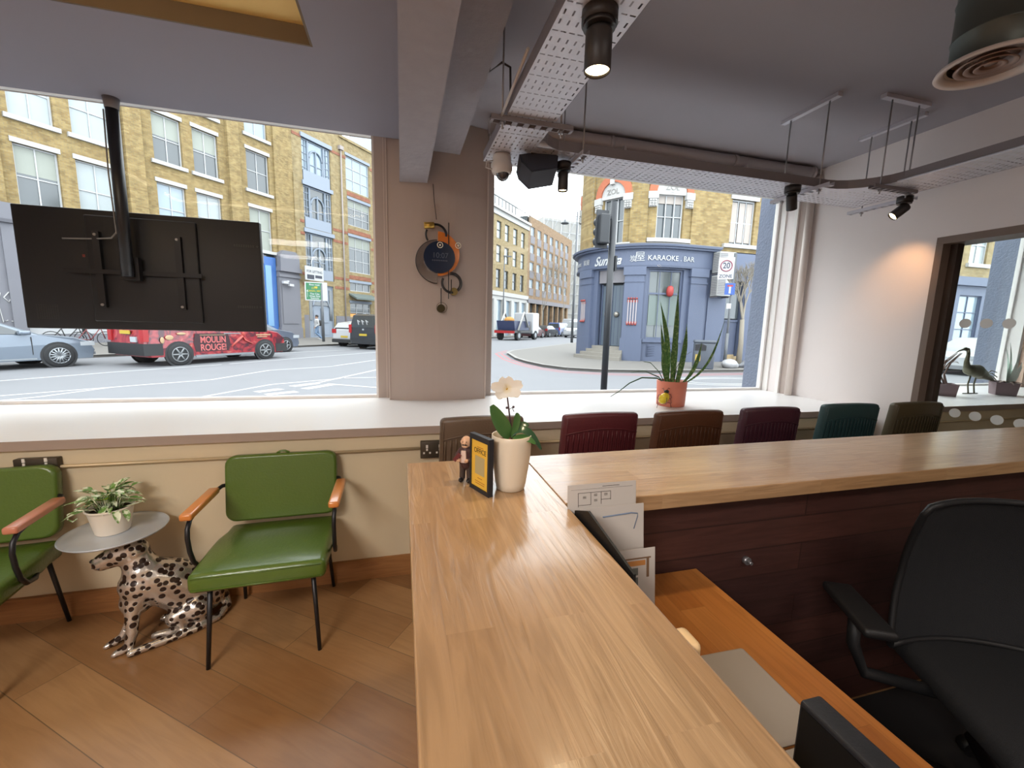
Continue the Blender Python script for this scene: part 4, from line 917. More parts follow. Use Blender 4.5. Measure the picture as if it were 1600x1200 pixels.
for s in (-1, 1):
    g = G(); g.tube([(s*.24, .02, .43), (s*.42, .04, .44), (s*.45, .06, .52), (s*.45, .07, .62)], .018, 10); part('arm_post', g, BLKP, t)
    g = G(); g.rbox(s*.45-.045, s*.45+.045, -.06, .19, .62, .65, r=.012, seg=3); part('armrest', g, BLKP, t)
g = G(); g.cyl((0, 0, .08), (0, 0, .42), .028, seg=16); part('gas_column', g, BLACK, t)
for k in range(5):
    a = 2*PI*k/5; g = G(); g.tube([(0, 0, .10), (.3*math.cos(a), .3*math.sin(a), .07)], [.03, .018], 8); b_ = part('base_arm', g, BLKP, t)
    g = G(); g.cyl((.3*math.cos(a), .3*math.sin(a)-.02, .03), (.3*math.cos(a), .3*math.sin(a)+.02, .03), .028, seg=14); part('castor', g, BLKP, b_)
# ---------------- next room behind the glass ----------------
BRZ = M('bronze_green', (98, 96, 78), .45, .4, var=.25, vs=30)
t = thing('bird_sculpture', 'dark metal crane bird sculpture on the sill behind the glass partition', 'sculpture', (5.66, 2.88, .9055))
g = G(); chain(g, [(.22, 0, .16, .02), (.14, 0, .20, .05), (.04, 0, .235, .068), (-.06, 0, .25, .055), (-.11, 0, .28, .03), (-.13, 0, .34, .02), (-.12, 0, .41, .016), (-.14, 0, .455, .018), (-.18, 0, .46, .02)])
chain(g, [(.1, 0, .2, .05), (.24, 0, .17, .028), (.34, 0, .13, .012)])
part('body', organic(g, 'bird', BRZ, .009, 2), None, t)
g = G(); g.tube([(-.19, 0, .46), (-.27, 0, .44), (-.31, 0, .42)], [.012, .006, .002], 8); part('beak', g, BRZ, t)
for x in (-.03, .06):
    g = G(); g.tube([(x, 0, .2), (x-.02, 0, .1), (x+.01, 0, .004)], .007, 8); g.tube([(x-.07, 0, .006), (x+.06, 0, .004)], .005, 6); part('leg', g, BRZ, t)
g = G()
for k in range(5): g.tube([(.2, 0, .2), (.27+.02*k, 0, .24-.03*k), (.36+.02*k, 0, .22-.05*k)], .005, 5)
part('tail_feather', g, BRZ, t)
GP = M('lilac_grey_pot', (126, 108, 112), .7)
t = thing('potted_plant', 'square grey planter with twisted pale leaves beside the crane sculpture', 'potted plant', (5.98, 2.79, .9055))
g = G(); g.lathe([(.105, 0), (.12, .13), (.112, .13), (.10, .11)], seg=4, cap=(True, False), smooth=False); part('pot', g, GP, t)
PAL = M('pale_mint_leaf', (236, 248, 240), .5); BRL = M('brownish_leaf', (126, 104, 96), .6)
for k in range(9):
    g = G(); leaf(g, (-.02, -.02, .11), (.15+.08*k, .1*math.sin(k*2), .75-.05*k), (.2, -1, .1), .44-.02*k, .075, droop=.25, fold=.1); part('leaf', g, PAL, t)
for k in range(8):
    g = G(); a = k*.8; leaf(g, (.02, 0, .12), (math.cos(a), math.sin(a), .7), (0, 0, 1), .15, .03, droop=1.2); part('leaf', g, BRL, t)
t = thing('potted_plant', 'square lilac planter with bare twisted stems nearest the dark jamb', 'potted plant', (5.2, 2.85, .9055))
g = G(); g.lathe([(.11, 0), (.125, .12), (.115, .12), (.10, .1)], seg=4, cap=(True, False), smooth=False); part('pot', g, GP, t)
for k in range(6):
    a = k*1.1; g = G(); g.tube([(.03*math.cos(a), .03*math.sin(a), .08), (.08*math.cos(a+.5), .05, .2), (.06*math.cos(a)+.05, .03, .32), (.14+.05*math.cos(a), 0, .42)], [.009, .007, .005, .002], 6)
    leaf(g, (.06*math.cos(a)+.05, .03, .32), (math.cos(a), -.2, .4), (0, 0, 1), .09, .025, droop=.8); part('stem', g, BRL, t)
# ================= outside =================
XS = .385
_M, _srgb = M, srgb
def srgb(r, g, b):
    c = _srgb(r, g, b); return (c[0]*XS, c[1]*XS, c[2]*XS, 1)
def M(name, col, *a, **k):
    if k.get('emit'): return _M(name, col, *a, **k)
    return _M(name, srgb(*col), *a, **k)
ASPH = M('asphalt', (150, 152, 158), .8, var=.10, vs=1.2, bump=.3, bs=90); PAVE = M('paving_slabs', (146, 142, 137), .85, var=.10, vs=2.5)
KERB = M('kerb_stone', (182, 178, 174), .8); LINE = M('road_paint_white', (236, 238, 240), .7, var=.06, vs=6); REDL = M('red_route_paint', (206, 124, 128), .8, var=.1, vs=5)
g = G(); g.box(-70, 90, 3.62, 130, -.3, -.1); struct('ground_street', g, ASPH)
def ext(poly, z0, z1, nm, mat):
    g = G(); g.prism(poly, z0, z1, lambda u, v, h: (u, v, h)); return struct(nm, g, mat)
ext([(-26, -2), (-15.6, 12.4), (-10.9, 18.45), (-10.4, 19.15), (-5.76, 25.4), (-3.97, 27.7), (3, 36.6), (12, 47.4), (32, 70.4), (50, 92), (30, 95), (-8, 48), (-30, 20)], -.2, -.0, 'ground_pavement', PAVE)
ext([(5.47, 21.5), (5.0, 18.0), (5.02, 16.4), (5.25, 14.9), (5.75, 13.85), (6.8, 13.2), (8.89, 12.85), (12.7, 13.0), (60, 13.4), (60, 30), (40, 62), (14.8, 34.2), (6.2, 23.1)], -.2, -.0, 'ground_pavement_corner', PAVE)
g = G()
kp = [(14.8, 34.2), (6.2, 23.1), (5.47, 21.5), (5.0, 18.0), (5.02, 16.4), (5.25, 14.9), (5.75, 13.85), (6.8, 13.2), (8.89, 12.85), (12.7, 13.0), (60, 13.4)]
for a, b in zip(kp, kp[1:]): g.strip([a, b], .16, .004)
kp = [(-26, -2), (-15.6, 12.4), (-10.4, 19.15), (-5.76, 25.4), (-3.97, 27.7), (3, 36.6), (12, 47.4)]
for a, b in zip(kp, kp[1:]): g.strip([a, b], .16, .004)
struct('ground_kerb', g, KERB)
_pz = [0]
def paint(label, pts, w, mat=LINE, cat='road marking', nm='road_line', z=-.096, grp=None):
    g = G(); _pz[0] += 1
    for q in pts: g.strip(q, w, z-.0025+.0003*_pz[0])
    solid(nm, g, mat, label, cat, group=grp)
paint('red double line following the curved kerb round the pub corner', [[(6.6, 24.5), (5.16, 21.73), (4.75, 18.2), (4.78, 16.2), (5.0, 14.7), (5.5, 13.55), (6.7, 12.85), (8.57, 12.4), (12.23, 12.62), (50, 13.0)], [(6.2, 24.5), (4.86, 21.73), (4.45, 18.2), (4.48, 16.1), (4.72, 14.5), (5.3, 13.25), (6.6, 12.5), (8.57, 12.05), (12.23, 12.3), (50, 12.7)]], .11, REDL)
paint('white lane line nearest the red taxi', [[(-9.2, 11.9), (-7.71, 13.9), (-5.87, 15.95)]], .10)
paint('white lane line beyond the taxi wheels', [[(-5.73, 16.2), (-3.81, 18.84), (-1.2, 22.3)]], .10)
paint('long white lane line curving towards the window', [[(-8.8, 9.0), (-7.4, 10.0), (-6.13, 11.0), (-4.7, 12.07), (-4.3, 13.2), (-3.93, 14.18), (-2.3, 15.29)]], .09)
paint('white lane line running into the column edge', [[(-2.29, 15.42), (-.94, 17.95), (.6, 20.6)]], .09)
paint('white line across the far lane behind the taxi', [[(-5.6, 21.11), (-2.7, 23.9)]], .10)
paint('white line at the lower left of the window view', [[(-7.4, 9.0), (-6.67, 9.82), (-6.16, 10.94), (-5.62, 11.41)]], .09)
paint('white line before the hatched box markings', [[(-3.85, 9.51), (-3.07, 11.09), (-1.63, 12.1)]], .09)
paint('white line bending away beside the hatched markings', [[(-2.2, 11.0), (-.81, 14.18), (.2, 16.6)]], .10)
for k, q in enumerate(([(-2.53, 10.73), (-2.06, 11.22)], [(-2.17, 10.31), (-1.69, 10.97)], [(-2.76, 9.59), (-2.25, 9.95)], [(-3.05, 9.95), (-2.66, 10.35)])):
    paint(['short thick white bar farthest from the window in the hatched markings', 'thick white bar nearest the column in the hatched markings', 'thick white bar nearest the window sill', 'thick white bar left of the bar nearest the sill'][k], [q], .26, cat='road marking', nm='road_bar', grp='white bars painted on the street')
paint('white diagonal line crossing the hatched markings', [[(-1.8, 11.09), (-.56, 10.34)]], .10)
paint('short white line by the column foot', [[(-1.54, 12.16), (-.67, 12.24)]], .1)
g = G(); 
for r1 in (1.0, .72):
    P = [(9.8+1.9*r1*math.cos(a), 10.7+.85*r1*math.sin(a)) for a in [2*PI*k/28 for k in range(29)]]; g.strip(P, .09, -.096+.001*(r1 < 1))
solid('road_emblem', g, LINE, 'white oval marking painted on the street outside the pub', 'road marking')
# ---- facades ----
def facade(g, s0, s1, z0, z1, holes, depth, f, ds=None):
    S = {s0, s1}; Z = {z0, z1}
    for a, b, c, d in holes: S |= {max(s0, a), min(s1, b)}; Z |= {c, d}
    if ds:
        k = s0
        while k < s1: S.add(round(k, 4)); k += ds
    S = sorted(S); Z = sorted(Z)
    for i in range(len(S)-1):
        for j in range(len(Z)-1):
            cs, cz = (S[i]+S[i+1])/2, (Z[j]+Z[j+1])/2
            if any(a < cs < b and c < cz < d for a, b, c, d in holes): continue
            g.quad(f(S[i], 0, Z[j]), f(S[i+1], 0, Z[j]), f(S[i+1], 0, Z[j+1]), f(S[i], 0, Z[j+1]))
    for a, b, c, d in holes:
        g.quad(f(a, 0, c), f(a, 0, d), f(a, depth, d), f(a, depth, c)); g.quad(f(b, 0, c), f(b, depth, c), f(b, depth, d), f(b, 0, d))
        g.quad(f(a, 0, d), f(b, 0, d), f(b, depth, d), f(a, depth, d)); g.quad(f(a, 0, c), f(a, depth, c), f(b, depth, c), f(b, 0, c))
idf = lambda s, d, z: (s, d, z)
PANE_D = M('window_dark', (96, 104, 108), .12, spec=.8); PANE_L = M('window_pale', (206, 216, 218), .2, var=.08, vs=1.5); PANE_B = M('window_blind', (190, 196, 184), .5, var=.06, vs=3); PANE_S = M('window_sky', (176, 198, 214), .12, var=.15, vs=1.2, spec=.8)
FRW = M('frame_white', (232, 234, 236), .5); STW = M('stone_white', (230, 228, 224), .7, var=.05, vs=4)
def win(par, s0, s1, z0, z1, nx=2, nz=2, pane=None, fm=None, d=.14, fr=.06, f=idf, mb=.025, sill=None, lintel=None, split=None, name='window'):
    g = G(); dd = (d-.05, d)
    g.box(s0, s0+fr, *dd, z0, z1, f=f); g.box(s1-fr, s1, *dd, z0, z1, f=f); g.box(s0+fr, s1-fr, *dd, z0, z0+fr, f=f); g.box(s0+fr, s1-fr, *dd, z1-fr, z1, f=f)
    for i in range(1, nx): x = s0+(s1-s0)*i/nx; g.box(x-mb, x+mb, d-.04, d, z0+fr, z1-fr, f=f)
    for j in range(1, nz): z = z0+(z1-z0)*j/nz; g.box(s0+fr, s1-fr, d-.045, d, z-mb, z+mb, f=f)
    w = part(name, g, fm or FRW, par)
    g = G(); g.box(s0, s1, d+.002, d+.03, z0, z1, f=f); part('pane', g, pane or PANE_D, w)
    if split:
        g = G(); g.box(s0+fr, s1-fr, d-.004, d+.001, z0+(z1-z0)*split, z1-fr, f=f); part('blind', g, PANE_B, w)
    if sill:
        g = G(); g.box(s0-.18, s1+.18, -.14, .05, z0-.2, z0, f=f); part('sill', g, sill, w)
    if lintel:
        g = G(); g.box(s0-.08, s1+.08, -.05, .05, z1, z1+.22, f=f); part('lintel', g, lintel, w)
    return w
YB = brickmat('yellow_london_brick', srgb(206, 180, 120), srgb(176, 146, 88), srgb(170, 156, 126))
YB2 = brickmat('yellow_brick_warm', srgb(206, 186, 138), srgb(184, 158, 106), srgb(180, 168, 142))
RB = brickmat('red_brick_band', srgb(198, 122, 92), srgb(180, 104, 78), srgb(180, 150, 128))
UANG = math.atan2(.7826, .6225)
# building A
bA = thing('brick_building', 'long yellow brick warehouse building across the street behind the television', 'building', (-7.3, 36.5, -.1), UANG)
cols = [(-18.3, -16.8), (-14.95, -13.48), (-12.88, -11.36), (-9.5, -8.05), (-7.45, -6.0), (-4.18, -2.56)]
rows = [(6.3, 9.05), (10.2, 12.75), (13.75, 16.2), (17.2, 19.4)]
holes = [(a, b, c, d) for a, b in cols for c, d in rows]
g = G(); facade(g, -26, -.72, 6.3, 20.5, holes, .25, idf); part('wall', g, YB, bA)
g = G(); g.box(-26, -.72, .26, 9, 0, 20.4); part('building_core', g, PANE_D, bA)
g = G(); g.box(-10.9, -10.1, -.25, 0, 6.3, 20.5); g.box(-5.5, -4.75, -.25, 0, 6.3, 20.5); g.box(-2.2, -.72, -.12, 0, 6.3, 20.5); g.box(-16.1, -15.4, -.2, 0, 6.3, 20.5); part('brick_pier', g, YB, bA)
k = 0
for ci, (a, b) in enumerate(cols):
    for ri, (c, d) in enumerate(rows):
        pn = [PANE_L, PANE_S, PANE_D, PANE_B][(ci*3+ri*2+ci*ri) % 4]
        if (ci, ri) == (1, 0): pn = PANE_D
        if (ci, ri) == (2, 0): pn = PANE_L
        if ri >= 1 and ci in (1, 2): pn = PANE_L
        win(bA, a, b, c, d, 2, 2, pn, d=.2, sill=STW, lintel=STW, fr=.07, split=.55 if (ci, ri) in ((1, 0), (4, 1), (3, 1)) else None)
g = G(); g.cyl((-11.15, -.1, 5.8), (-11.15, -.1, 20.4), .07, seg=8); part('downpipe', g, STW, bA)
SHG = M('shop_grey_paint', (146, 146, 156), .7, var=.05, vs=2); SHG2 = M('shop_grey_dark', (112, 112, 122), .7)
g = G(); g.box(-26, -15.3, -.25, .25, 0, 5.6); g.box(-26, -15.3, -.45, .25, 5.6, 6.3); g.box(-15.75, -15.3, -.34, .25, 0, 5.6); part('shop_front', g, SHG, bA)
g = G(); g.box(-26, -15.35, -.48, -.2, 5.45, 5.6); g.box(-26, -15.8, -.27, -.25, .75, .83); part('cornice', g, SHG2, bA)
g = G(); g.box(-15.3, -3.4, -.02, .25, 0, .55); part('plinth', g, SHG, bA)
g = G()
for i in range(6): g.box(-15.2+i*2, -13.4+i*2, -.04, .2, .56, 5.4)
part('shop_panel', g, M('shop_panel_white', (226, 228, 232), .5), bA)
g = G(); g.box(-15.3, -3.4, -.1, .25, 5.4, 6.3); part('shop_fascia', g, SHG, bA)
g = G(); g.box(-3.4, -2.5, -.1, .25, 0, 5.9); part('blue_shop_front', g, M('bright_blue_paint', (72, 130, 214), .5, var=.2, vs=1), bA)
g = G(); g.box(-3.35, -2.9, -.14, -.1, 1.0, 5.3); part('blue_glazing', g, M('light_blue_glass', (138, 192, 238), .2), bA)
g = G(); g.box(-2.45, -.75, -.35, .2, 0, 5.2); g.box(-2.5, -.7, -.45, .2, 4.6, 4.8); g.box(-2.5, -.7, -.6, .2, 5.0, 5.3); g.box(-2.3, -1.0, -.4, -.35, 1.2, 4.4); g.box(-2.55, -.7, -.42, .2, 0, .9)
g.prism([(-2.4, 5.3), (-.8, 5.3), (-.8, 6.2), (-1.1, 6.5), (-2.1, 6.5), (-2.4, 6.2)], -.5, .2, lambda u, v, h: (u, h, v)); part('console_pilaster', g, SHG, bA)
GRAF = M('graffiti_white', (236, 236, 236), .7)
gr = [[(-16.9, 3.3), (-16.9, 2.7)], [(-16.9, 3.3), (-16.7, 3.2), (-16.9, 3.0), (-16.65, 2.85), (-16.9, 2.7)], [(-16.5, 3.35), (-16.5, 2.75)], [(-16.2, 3.35), (-16.48, 3.05), (-16.15, 2.75)],
      [(-16.8, 2.4), (-17.0, 2.2), (-16.8, 2.0), (-16.65, 2.2)], [(-16.55, 2.4), (-16.45, 2.0), (-16.35, 2.3), (-16.22, 2.0), (-16.12, 2.4)], [(-15.85, 2.45), (-16.03, 2.2), (-15.9, 2.0), (-15.8, 2.2)],
      [(-17.1, 1.7), (-16.8, 1.85), (-16.9, 1.4), (-16.5, 1.8), (-16.5, 1.2), (-16.2, 1.75), (-16.15, 1.1), (-16.0, 1.2)], [(-15.9, 1.15), (-15.84, 1.15)]]
g = G()
for q in gr: g.tube([(u+.1, -.262, v) for u, v in q], .026, 5)
part('graffiti', g, GRAF, bA, label='white graffiti tags')
# building B
bB = thing('brick_building', 'ornate yellow brick building with blue-grey arched bays left of the column', 'building', (-7.3, 36.5, -.1), UANG)
BG = M('blue_grey_joinery', (170, 184, 202), .6, var=.04); BG2 = M('blue_grey_lintel', (178, 190, 208), .6)
bays = [(.22, 2.96, 15.6, 18.2), (.22, 2.96, 12.1, 15.2), (.22, 2.96, 8.65, 11.8), (.22, 2.96, 4.75, 8.3), (.3, 2.85, 0.05, 4.35)]
rws = [(4.6, 7.4, 12.7, 15.45), (4.7, 7.38, 9.8, 11.95), (4.7, 7.38, 5.8, 8.85), (4.7, 7.3, 4.15, 4.9), (4.65, 7.25, 1.85, 3.1)]
g = G(); facade(g, -.72, 8.75, 0, 16.75, bays[1:]+rws, .3, idf); g.quad((-.72, 0, 16.75), (3.9, 0, 16.75), (3.9, 0, 19), (-.72, 0, 19)); part('wall', g, YB2, bB)
g = G(); g.box(-.7, 8.75, .31, 9, 0, 16.7); part('building_core', g, PANE_D, bB)
g = G()
for zz in (15.1, 8.95, 8.05, 5.0, 4.2): g.box(-.6, .2, -.03, .01, zz, zz+.22); g.box(3.0, 4.6, -.03, .01, zz, zz+.22); g.box(7.45, 8.7, -.03, .01, zz, zz+.22)
for a, b, c, d in rws[1:4]: g.box(a-.05, b+.05, -.03, .01, d+.28, d+.62); 
part('red_brick_band', g, RB, bB)
g = G(); g.box(-.75, -.35, -.2, .1, 0, 12.3); g.box(3.9, 8.8, -.12, .2, 16.6, 16.8); part('brick_pier', g, YB2, bB)
for (a, b, c, d) in bays[1:4]:
    w = win(bB, a, b, c, d, 1, 1, PANE_D if c < 12 else PANE_S, BG, d=.16, fr=.1)
    g = G(); m_ = (a+b)/2
    for x in (a+.62, b-.62): g.box(x-.06, x+.06, .05, .16, c+.1, d-.1)
    for x in (a+.36, b-.36): g.box(x-.02, x+.02, .1, .16, c+.9, d-.1)
    for k in range(1, 6):
        z = c+(d-c)*k/6; g.box(a+.1, a+.56, .11, .16, z-.025, z+.025); g.box(b-.56, b-.1, .11, .16, z-.025, z+.025)
    g.box(a+.1, b-.1, .1, .17, c+.1, c+.85); g.box(m_-.05, m_+.05, .05, .16, c+.8, d-.55); g.box(a+.62, b-.62, .11, .16, c+1.35, c+1.42)
    g.tube(arc((m_, c+1.85), .62, 0, PI, 14, 'xz', .1), .07, 6); g.box(m_-.66, m_-.58, .06, .16, c+.8, c+1.85); g.box(m_+.58, m_+.66, .06, .16, c+.8, c+1.85)
    part('arched_bay_frame', g, BG, bB)
    g = G(); g.box(a-.1, b+.1, -.12, .12, d, d+.3); g.box(a+.1, b-.1, .02, .15, c+.02, c+.8); part('bay_cornice', g, BG2, bB)
a, b, c, d = bays[4]
w = win(bB, a, b, c, d, 1, 1, BG, BG, d=.16, fr=.1)
g = G(); m_ = (a+b)/2; g.tube(arc((m_, 2.6), .8, 0, PI, 14, 'xz', .1), .07, 6); g.box(m_-.04, m_+.04, .06, .16, 0, 2.5)
for x in (m_-.45, m_+.45): g.box(x-.3, x+.3, .12, .15, .3, 1.1); g.box(x-.3, x+.3, .12, .15, 1.3, 2.3)
part('arched_door', g, BG2, bB)
g = G(); g.box(m_-.7, m_+.7, .1, .14, 2.7, 3.0); g.box(a+.12, a+.4, .1, .14, 1.5, 4.0); g.box(b-.4, b-.12, .1, .14, 1.5, 4.0); part('door_glazing', g, PANE_D, bB)
for k, (a, b, c, d) in enumerate(rws):
    win(bB, a, b, c, d, 3, 1 if k == 3 else 3, [PANE_S, PANE_D, PANE_D, PANE_D, PANE_D][k], FRW, d=.16, fr=.07, lintel=BG2, split=.72 if k in (1, 2) else None)
g = G(); g.cyl((4.0, -.12, 0), (4.0, -.12, 15.6), .06, seg=8); g.box(3.8, 4.2, -.25, 0, 15.6, 15.9); part('downpipe', g, M('downpipe_grey', (196, 184, 180), .6), bB)
g = G(); g.prism([(-.9, 3.55), (0, 3.95), (0, 3.8), (-.9, 3.4)], 4.55, 7.4, lambda u, v, h: (h, u, v)); part('shop_awning', g, M('awning_grey_green', (126, 140, 136), .7), bB)
WL = M('warm_window_glow', (255, 176, 86), .5, emit=(255, 170, 80), es=1.0)
g = G(); g.box(4.75, 7.15, .1, .12, 1.9, 2.15); part('lit_display', g, WL, bB)
g = G(); g.box(-.65, .2, -.08, .1, 0, 1.9); g.box(3.0, 4.5, -.08, .1, 0, 1.9); g.box(4.5, 8.7, -.06, .1, 0, 1.7); part('stone_plinth', g, SHG, bB)
# far pale building whose roof shows above
pb = thing('office_block', 'pale blue modern block rising behind the ornate brick building', 'building', (2.0, 58, -.1), UANG)
g = G(); g.box(-2, 12, 0, 9, 0, 31); part('wall', g, M('pale_blue_cladding', (196, 212, 224), .4), pb)
g = G()
for z in range(16, 31, 3): g.box(-1.5, 11.5, -.05, 0, z, z+.15)
for x in range(-1, 12, 3): g.box(x, x+.15, -.05, 0, 14, 30)
part('glazing_bars', g, FRW, pb)
# letting board on building B
t = thing('letting_board', 'white letting board fixed to the brick building above the green road sign', 'sign', (-7.3+(.15)*.6225+.9*.7826, 36.5+(.15)*.7826-.9*.6225, 4.45), UANG)
g = G(); g.box(-.85, .85, -.03, .03, 0, 1.05); part('board', g, FRW, t)
DK = M('sign_dark', (60, 66, 84), .6)
text('lettering', 'FOR LETTING', .25, DK, t, (0, -.032, .66), xs=.95, bold=.006)
g = G(); g.box(-.7, -.05, -.034, -.03, .08, .42); g.box(.05, .7, -.034, -.03, .2, .42); part('printed_block', g, DK, t)
g = G(); g.tube([(-.2, 0, .9), (-.25, 0, 1.4), (.1, .2, 1.75), (.6, .5, 1.9), (1.0, .6, 1.7), (1.2, .5, 1.2)], .035, 8); part('bracket', g, FRW, t)
# building C and D along the side street
bC = thing('georgian_building', 'yellow brick building with white ground floor columns down the side street', 'building', (11, 50, -.1), math.atan2(.755, .656))
cc = [(-7.2, -6.1), (-4.9, -3.75), (-2.5, -1.35), (.1, 1.25), (2.2, 3.35), (4.55, 5.75), (6.93, 8.05)]; rc = [(5.95, 8.15), (8.95, 10.95), (11.7, 13.7)]
g = G(); facade(g, -8, 9.2, 5.4, 14.4, [(a, b, c, d) for a, b in cc for c, d in rc], .25, idf); part('wall', g, YB2, bC)
g = G(); g.box(-8, 9.2, .26, 10, 0, 15); part('building_core', g, PANE_D, bC)
for a, b in cc:
    for c, d in rc: win(bC, a, b, c, d, 1, 2, PANE_L if (c > 8) else PANE_D, M('frame_dark', (80, 78, 74), .6) if 'frame_dark' not in D.materials else D.materials['frame_dark'], d=.18, fr=.09, mb=.05)
g = G(); g.box(-8, 9.3, -.4, .3, 14.9, 15.2); g.box(-8, 9.3, -.15, .3, 14.3, 14.9); g.box(-8, 9.3, -.25, .3, 5.0, 5.5); part('cornice', g, STW, bC)
g = G(); g.box(-8, 9.3, -.1, .3, 4.5, 5.0); 
for k in range(8): g.box(-7.8+k*2.35, -7.1+k*2.35, -.25, .2, 0, 4.6)
part('column_row', g, STW, bC)
g = G(); g.box(-8, 9.2, .1, .25, 0, 4.5); part('shop_glazing', g, PANE_S, bC)
g = G(); g.box(-8, 9.2, 1.8, 9, 15.2, 18.2); part('attic', g, M('attic_pale', (222, 226, 228), .5), bC)
g = G()
for k in range(20): g.box(-8+k*.9, -7.95+k*.9, -.2, -.15, 15.2, 16.3)
g.box(-8, 9.2, -.2, -.15, 16.2, 16.3); part('roof_railing', g, D.materials['frame_dark'], bC)
BRB = brickmat('orange_brown_brick', srgb(194, 162, 126), srgb(168, 132, 98), srgb(170, 146, 118)); SPG = M('spandrel_grey', (150, 146, 152), .7)
bD = thing('flat_block', 'long orange brick block with grey spandrel panels further down the side street', 'building', (11, 50, -.1), math.atan2(.755, .656))
cdd = [(9.95+2.45*k, 11.4+2.45*k) for k in range(7)]; rdd = [(6.75, 7.95), (9.15, 10.3), (11.55, 12.7), (13.9, 15.1)]
g = G(); facade(g, 9.2, 28, 5.2, 16.4, [(a, b, c, d) for a, b in cdd for c, d in rdd], .25, idf); part('wall', g, BRB, bD)
g = G(); g.box(9.2, 28, .26, 10, 0, 16.3); part('building_core', g, PANE_D, bD)
for a, b in cdd:
    for c, d in rdd: win(bD, a, b, c, d, 2, 1, PANE_S, FRW, d=.18, fr=.08, mb=.04)
for a, b in cdd:
    g = G()
    for c, d in rdd: g.box(a, b, -.03, .02, c-1.05, c-.05)
    part('spandrel_panel', g, SPG, bD)
g = G(); g.box(9.2, 28, -.3, .25, 4.6, 5.2); part('shop_fascia', g, SPG, bD)
g = G()
for k in range(8): g.box(9.4+k*2.4, 9.9+k*2.4, -.2, .25, 0, 4.6)
part('brick_pier', g, BRB, bD)
bE = thing('scaffolded_building', 'distant pale building wrapped in lattice scaffolding at the end of the street', 'building', (33, 82, -.1), math.radians(10))
g = G(); g.box(-6, 14, 0, 8, 0, 22.5); part('wall', g, M('sheeted_wall', (206, 204, 198), .8, var=.15, vs=.8), bE)
g = G()
for k in range(11): g.tube([(-6+k*2, -.4, 0), (-6+k*2, -.4, 22.5)], .07, 5)
for z in range(2, 23, 2): g.tube([(-6, -.4, z), (14, -.4, z)], .06, 5)
for k in range(10):
    for z in range(0, 21, 4): g.tube([(-6+k*2, -.42, z), (-4+k*2, -.42, z+4)], .05, 5)
part('scaffolding', g, FRW, bE)
# ---- the corner pub ----
PR = 2.96
def pf(s, d, z):
    if s >= 0: return (s, d, z)
    a = -s/PR; return (-(PR-d)*math.sin(a), PR-(PR-d)*math.cos(a), z)
PUBB = M('pub_blue_paint', (112, 124, 154), .55, var=.05, vs=2.5, bump=.1); PUBD = M('pub_blue_dark', (88, 100, 130), .55); LEADG = M('lead_grey', (150, 148, 148), .7)
pub = thing('corner_pub', 'yellow brick corner pub with a curved blue front and karaoke bar sign', 'building', (11.6, 16.2, 0))
ph = [(-3.46, -2.42, 5.15, 7.12), (-1.05, .16, 5.3, 7.12), (2.6, 3.88, 5.28, 7.2), (-7.0, -6.1, 5.15, 7.12)]
g = G(); facade(g, -7.6, 4.28, 4.95, 11.5, ph, .22, pf, .22); part('wall', g, YB, pub)
g = G(); facade(g, -7.6, 4.28, -.05, 4.1, [(-3.55, -2.2, .3, 4.02), (-1.22, .42, .95, 4.02), (2.75, 3.7, 0, 3.7)], .3, pf, .22); part('blue_wall', g, PUBB, pub)
g = G(); R_ = []
for k in range(41):
    s = -7.6+k*.3; R_.append([g.b.verts.new(pf(s, .34, z)) for z in (-.05, 11.4)])
for a, b in zip(R_, R_[1:]): g._f([a[0], b[0], b[1], a[1]])
part('dark_interior', g, M('pub_interior', (64, 66, 70), .7), pub)
def cbox(g, s0, s1, d0, d1, z0, z1, n=None):
    n = n or (max(1, int((min(s1, 0)-s0)/.2)) if s0 < 0 else 1)
    for i in range(n): g.box(s0+(s1-s0)*i/n, s0+(s1-s0)*(i+1)/n, d0, d1, z0, z1, f=pf)
for nm, d0, z0, z1, mt in (('fascia', -.1, 4.15, 4.85, PUBB), ('cornice', -.38, 4.93, 5.02, PUBD), ('cornice', -.28, 4.85, 4.93, PUBB), ('lead_flashing', -.3, 5.02, 5.07, LEADG), ('fascia_moulding', -.16, 4.08, 4.16, PUBD)):
    g = G(); cbox(g, -7.6, 2.0 if nm != 'lead_flashing' else 2.1, d0, .3, z0, z1); part(nm, g, mt, pub)
for s0, s1, d0 in ((-5.25, -4.0, -.1), (-2.13, -1.43, -.1), (.55, 1.15, -.06)):
    g = G(); cbox(g, s0, s1, d0, .02, 5.07, 11.5); part('brick_pilaster', g, YB, pub)
for s0, s1 in ((-4.8, -3.85), (-2.18, -1.38), (.72, 1.55)):
    g = G(); cbox(g, s0, s1, -.12, .02, 0, 4.1); cbox(g, s0-.05, s1+.05, -.17, .02, 0, 1.0); cbox(g, s0-.05, s1+.05, -.18, .02, 3.75, 4.1); cbox(g, s0-.02, s1+.02, -.15, .02, 3.45, 3.52); part('blue_pilaster', g, PUBB, pub)
TERR = M('orange_arch_brick', (222, 128, 90), .8, var=.12, vs=6)
